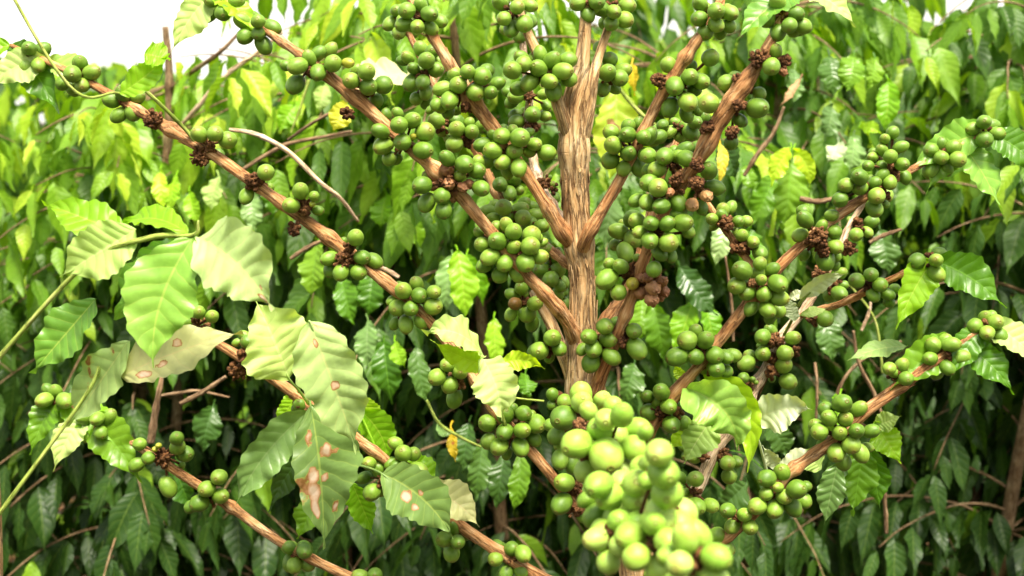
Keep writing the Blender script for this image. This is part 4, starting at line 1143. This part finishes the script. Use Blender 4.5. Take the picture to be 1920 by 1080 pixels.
HERO = [
 # shrub index, base, tip, Y, half width px, material, roll, tint, bend
 (5, (1483, 278), (1444, 350), 1.50, 20, 'bright', -15, .9, (-8, -4)), (5, (1488, 280), (1516, 352), 1.50, 16, 'bright', 15, .9, (8, -4)), (5, (1482, 300), (1468, 432), 1.54, 36, 'green', 0, .85, (0, 0)),
 (5, (1450, 330), (1405, 425), 1.58, 26, 'green', -20, .7, (0, 0)), (5, (1395, 310), (1412, 360), 1.6, 14, 'green', 10, .8, (0, 0)),
 (3, (858, 470), (872, 602), 1.45, 28, 'bright', 5, .55, (4, 0)), (3, (848, 480), (838, 590), 1.5, 24, 'grey', -15, .6, (-4, 0)), (3, (875, 478), (905, 575), 1.5, 20, 'bright', 25, .3, (6, 0)),
 (4, (1155, 160), (1142, 350), 1.5, 38, 'spotted', 8, .7, (4, 0)), (4, (1185, 120), (1190, 180), 1.5, 12, 'yellow', 20, .5, (0, 0)), (4, (1150, 350), (1130, 470), 1.55, 30, 'grey', 0, .4, (0, 0)),
 (5, (1350, 268), (1346, 348), 1.45, 10, 'yellow', 0, .8, (4, 0)), (5, (1352, 262), (1380, 340), 1.5, 22, 'deep', 10, .6, (0, 0)),
 (3, (926, 596), (930, 695), 1.45, 20, 'bright', -5, .6, (0, 0)), (2, (597, 452), (584, 560), 1.5, 26, 'green', 10, .9, (0, 0)), (2, (640, 520), (665, 610), 1.6, 22, 'green', 0, .6, (0, 0)),
 (2, (700, 510), (690, 600), 1.6, 24, 'green', 20, .4, (0, 0)), (2, (725, 365), (712, 430), 1.7, 22, 'bright', 0, .3, (0, 0)), (2, (760, 400), (750, 480), 1.65, 18, 'bright', -10, .7, (0, 0)), (2, (775, 400), (790, 470), 1.65, 15, 'bright', 15, .5, (0, 0)),
 (1, (330, 330), (322, 400), 1.7, 18, 'bright', 0, .6, (0, 0)), (1, (300, 320), (310, 395), 1.7, 15, 'bright', 10, .8, (0, 0)), (1, (355, 360), (375, 420), 1.7, 15, 'bright', 0, .5, (0, 0)), (1, (410, 330), (395, 400), 1.75, 18, 'pale2', 10, .4, (0, 0)),
 (1, (470, 360), (480, 440), 1.75, 20, 'grey', 10, .6, (0, 0)), (1, (520, 330), (510, 410), 1.75, 20, 'green', -10, .6, (0, 0)), (1, (560, 190), (520, 250), 1.7, 17, 'bright', 0, .4, (0, 0)), (1, (610, 160), (600, 215), 1.7, 15, 'pale2', 0, .4, (0, 0)),
 (2, (765, 140), (640, 185), 1.25, 40, 'pink', 10, .75, (0, -10)), (2, (650, 195), (625, 250), 1.3, 20, 'spotted', 0, .95, (0, 0)),
 (4, (1275, 500), (1346, 592), 1.45, 26, 'deep', -8, .55, (-4, 4)), (4, (1300, 555), (1262, 665), 1.45, 24, 'bright', 10, .35, (0, 0)), (4, (1318, 560), (1340, 650), 1.5, 20, 'bright', 0, .2, (0, 0)), (4, (1225, 570), (1245, 680), 1.5, 28, 'green', 10, .7, (0, 0)), (4, (1205, 560), (1195, 650), 1.55, 22, 'green', -10, .8, (0, 0)),
 (4, (1190, 680), (1165, 760), 1.4, 24, 'deep', 0, .9, (0, 0)), (3, (945, 850), (930, 958), 1.35, 20, 'deep', -10, .75, (0, 0)), (3, (975, 850), (962, 962), 1.33, 19, 'green', 10, .75, (4, 0)), (3, (905, 830), (890, 940), 1.4, 24, 'deep', -10, .9, (0, 0)), (3, (880, 790), (865, 890), 1.45, 22, 'deep', 0, .7, (0, 0)),
 (3, (985, 700), (990, 745), 1.3, 18, 'green', 0, .6, (0, 0)), (3, (720, 640), (735, 760), 1.45, 26, 'green', 5, .35, (0, 0)), (3, (690, 600), (690, 690), 1.5, 24, 'grey', 0, .4, (0, 0)), (3, (780, 650), (800, 760), 1.45, 22, 'deep', 0, .9, (0, 0)), (3, (740, 640), (760, 690), 1.4, 14, 'bright', 0, .5, (0, 0)),
 (3, (845, 800), (855, 865), 1.3, 10, 'yellow', 10, .1, (0, 0)), (3, (820, 800), (850, 812), 1.3, 9, 'grey', 10, .5, (0, 0)),
 (5, (1440, 785), (1478, 856), 1.25, 24, 'deep', -8, .9, (0, 0)), (5, (1400, 905), (1330, 960), 1.25, 30, 'deep', -8, .8, (0, 0)), (5, (1560, 200), (1545, 262), 1.7, 22, 'grey', 0, .2, (0, 0)), (5, (1572, 268), (1550, 305), 1.6, 17, 'white', 0, .3, (0, 0)), (5, (1600, 255), (1590, 330), 1.6, 22, 'grey', 0, .6, (0, 0)),
 (5, (1610, 240), (1650, 250), 1.6, 12, 'bright', 0, .7, (0, -6)), (6, (1600, 105), (1585, 175), 1.6, 26, 'green', 0, .8, (0, 0)), (6, (1640, 110), (1625, 170), 1.6, 20, 'green', 10, .95, (0, 0)), (6, (1665, 150), (1655, 250), 1.6, 20, 'bright', 0, .3, (0, 0)), (5, (1555, 105), (1560, 185), 1.65, 25, 'deep', 0, .9, (0, 0)), (5, (1490, 130), (1485, 195), 1.7, 20, 'grey', 0, .3, (0, 0)),
 (5, (1500, 150), (1460, 200), 1.6, 9, 'litter', 20, .9, (0, 0)), (6, (1575, 740), (1560, 800), 1.3, 24, 'bright', 0, .3, (0, 0)), (6, (1545, 590), (1560, 680), 1.5, 26, 'deep', 0, .9, (0, 0)), (6, (1650, 430), (1665, 520), 1.5, 24, 'deep', 0, .95, (0, 0)), (5, (1405, 430), (1400, 520), 1.5, 26, 'green', 0, .6, (0, 0)), (5, (1360, 410), (1340, 500), 1.5, 20, 'grey', 0, .7, (0, 0)),
 (1, (330, 860), (360, 950), 1.4, 28, 'green', 10, .2, (0, 0)), (1, (400, 760), (380, 850), 1.5, 26, 'deep', 0, .6, (0, 0)), (2, (620, 850), (600, 900), 1.4, 14, 'green', 0, .6, (0, 0)),
]
for k, (si, b_, t_, Y, hw, mt, roll, tn, bd) in enumerate(HERO):
    P0 = at(*b_, Y)
    placed_leaf(shr[si], b_, t_, Y, Y - .02, hw, mt, bend=(bd[0], bd[1], -.01), roll=roll + 25 * math.sin(k * 2.3), tint=tn, wave=.14, quilt=.06, pitchn=.2,
                petiole=((b_[0] + 4 * math.sin(k), b_[1] - 10), 0, Y + .03))
TW = [
 (1, 'pale_twig', [(430, 243, 1.22, 4), (480, 252, 1.22, 4.5), (540, 284, 1.22, 5), (600, 342, 1.22, 4.5), (638, 372, 1.23, 4), (672, 415, 1.25, 3)]),
 (1, 'far_twig', [(445, 325, 1.5, 3.5), (490, 296, 1.5, 4), (540, 270, 1.5, 4), (600, 258, 1.5, 3.5), (660, 246, 1.5, 2.5)]),
 (1, 'far_twig', [(540, 262, 1.45, 3), (590, 228, 1.42, 3), (650, 197, 1.4, 3)]),
 (0, 'far_twig', [(300, 420, 1.9, 8), (312, 300, 1.9, 9), (318, 200, 1.9, 9), (316, 120, 1.9, 8), (310, 50, 1.9, 6)]),
 (0, 'far_twig', [(318, 168, 1.9, 4), (360, 135, 1.85, 4.5), (410, 100, 1.8, 4.5), (450, 60, 1.8, 3)]),
 (0, 'pale_twig', [(340, 235, 1.8, 4), (372, 200, 1.78, 5), (420, 145, 1.76, 5), (480, 100, 1.75, 4), (530, 60, 1.75, 3)]),
 (1, 'green_stem', [(545, 250, 1.6, 2), (560, 210, 1.6, 2.5), (580, 150, 1.6, 3)]),
 (4, 'green_stem', [(1160, 165, 1.4, 3.5), (1185, 195, 1.4, 4), (1215, 225, 1.4, 3.5), (1240, 240, 1.42, 3)]),
 (1, 'far_twig', [(282, 830, 1.3, 8), (290, 780, 1.3, 7), (300, 725, 1.3, 5), (305, 700, 1.32, 4)]),
 (1, 'far_twig', [(338, 757, 1.25, 4.5), (380, 735, 1.25, 4.5), (424, 706, 1.25, 4)]),
 (1, 'far_twig', [(300, 742, 1.35, 3), (340, 736, 1.35, 3), (372, 733, 1.35, 3), (430, 745, 1.36, 2)]),
 (3, 'green_stem', [(800, 750, 1.25, 2.5), (822, 792, 1.25, 3), (860, 818, 1.25, 3), (902, 838, 1.26, 2)]),
 (2, 'far_twig', [(545, 485, 1.4, 4), (575, 465, 1.4, 4), (610, 448, 1.4, 3)]),
 (2, 'pale_twig', [(700, 495, 1.3, 4), (728, 508, 1.3, 4), (748, 520, 1.3, 4)]),
 (5, 'far_twig', [(1395, 330, 1.5, 4), (1420, 290, 1.5, 5), (1450, 250, 1.5, 4), (1470, 200, 1.5, 3)]),
 (5, 'far_twig', [(1500, 372, 1.35, 5), (1530, 378, 1.35, 5), (1565, 372, 1.36, 4)]),
 (6, 'far_twig', [(1630, 455, 1.3, 4), (1655, 442, 1.3, 4), (1690, 430, 1.3, 3)]),
 (6, 'pale_twig', [(1615, 620, 1.4, 3), (1628, 590, 1.4, 3), (1634, 560, 1.4, 2)]),
 (6, 'far_twig', [(1560, 760, 1.4, 3), (1590, 700, 1.4, 3.5), (1640, 660, 1.4, 3), (1690, 640, 1.4, 2.5)]),
 (6, 'far_twig', [(1600, 620, 1.35, 3), (1610, 680, 1.35, 3.5), (1640, 740, 1.35, 4), (1660, 800, 1.35, 3)]),
 (6, 'far_twig', [(1662, 1000, 1.3, 4), (1660, 950, 1.3, 4), (1650, 900, 1.3, 4), (1600, 850, 1.32, 3)]),
 (6, 'green_stem', [(1590, 530, 1.4, 2), (1640, 600, 1.4, 2.5), (1655, 700, 1.4, 3)]),
 (5, 'far_twig', [(1375, 640, 1.4, 3), (1372, 570, 1.4, 3), (1360, 480, 1.4, 2)]),
 (5, 'far_twig', [(1530, 800, 1.35, 2.5), (1532, 720, 1.35, 3), (1528, 680, 1.36, 3)]),
]
for si, mt, pts in TW:
    mb = MB()
    tube(mb, px_line(pts, 50), 10, bark=.12, seed=pts[0][0], nodes=(.2, .45, .7))
    mb.build('twig', M[mt], shr[si])

# far rows: one mass of foliage nobody could take apart
rnd = random.Random(8)
mb = MB()
for k in range(9000):
    y = rnd.uniform(4.2, 6.5)
    x = rnd.uniform(-.55, .55) * y * 1.05
    top = 1.62 + .06 * math.sin(x * 2.1) + (0.10 if x > 0 else 0) + (y - 4.2) * .03
    z = rnd.uniform(.2, 1) ** .7 * top
    l = rnd.uniform(.12, .2)
    dr = Vector((rnd.uniform(-.5, .5), rnd.uniform(-.5, .5), -rnd.uniform(.3, 1))).normalized()
    B = Vector((x, y, z))
    leaf(mb, B, B + dr * l, l * .22, (rnd.uniform(-1, 1), -rnd.uniform(.2, 1), rnd.uniform(.2, 1)), rows=5, cols=2, tint=rnd.uniform(.15, .85), wave=.1, seed=rnd.random())
o = mb.build('distant_foliage', M['foliage'])
o['kind'] = 'stuff'
o['label'] = 'distant mass of coffee foliage closing the view behind the shrub rows'
o['category'] = 'foliage'


# next shrub row behind the viewer, unseen: added to block low sky light
mb = MB()
for k in range(5000):
    x = rnd.uniform(-3.2, 3.2)
    y = rnd.uniform(-1.5, -0.75)
    z = rnd.uniform(.15, 1) * (1.95 + .2 * math.sin(x * 3))
    l = rnd.uniform(.12, .18)
    dr = Vector((rnd.uniform(-.5, .5), rnd.uniform(-.5, .5), -rnd.uniform(.3, 1))).normalized()
    B = Vector((x, y, z))
    leaf(mb, B, B + dr * l, l * .24, (rnd.uniform(-1, 1), rnd.uniform(-1, 1), rnd.uniform(.2, 1)), rows=5, cols=2, tint=rnd.uniform(.1, .7), wave=.1, seed=rnd.random())
o = mb.build('added_foliage_behind', M['foliage'])
o['kind'] = 'stuff'
o['label'] = 'unseen mass of coffee foliage added behind the viewer to block low sky light'
o['category'] = 'foliage'
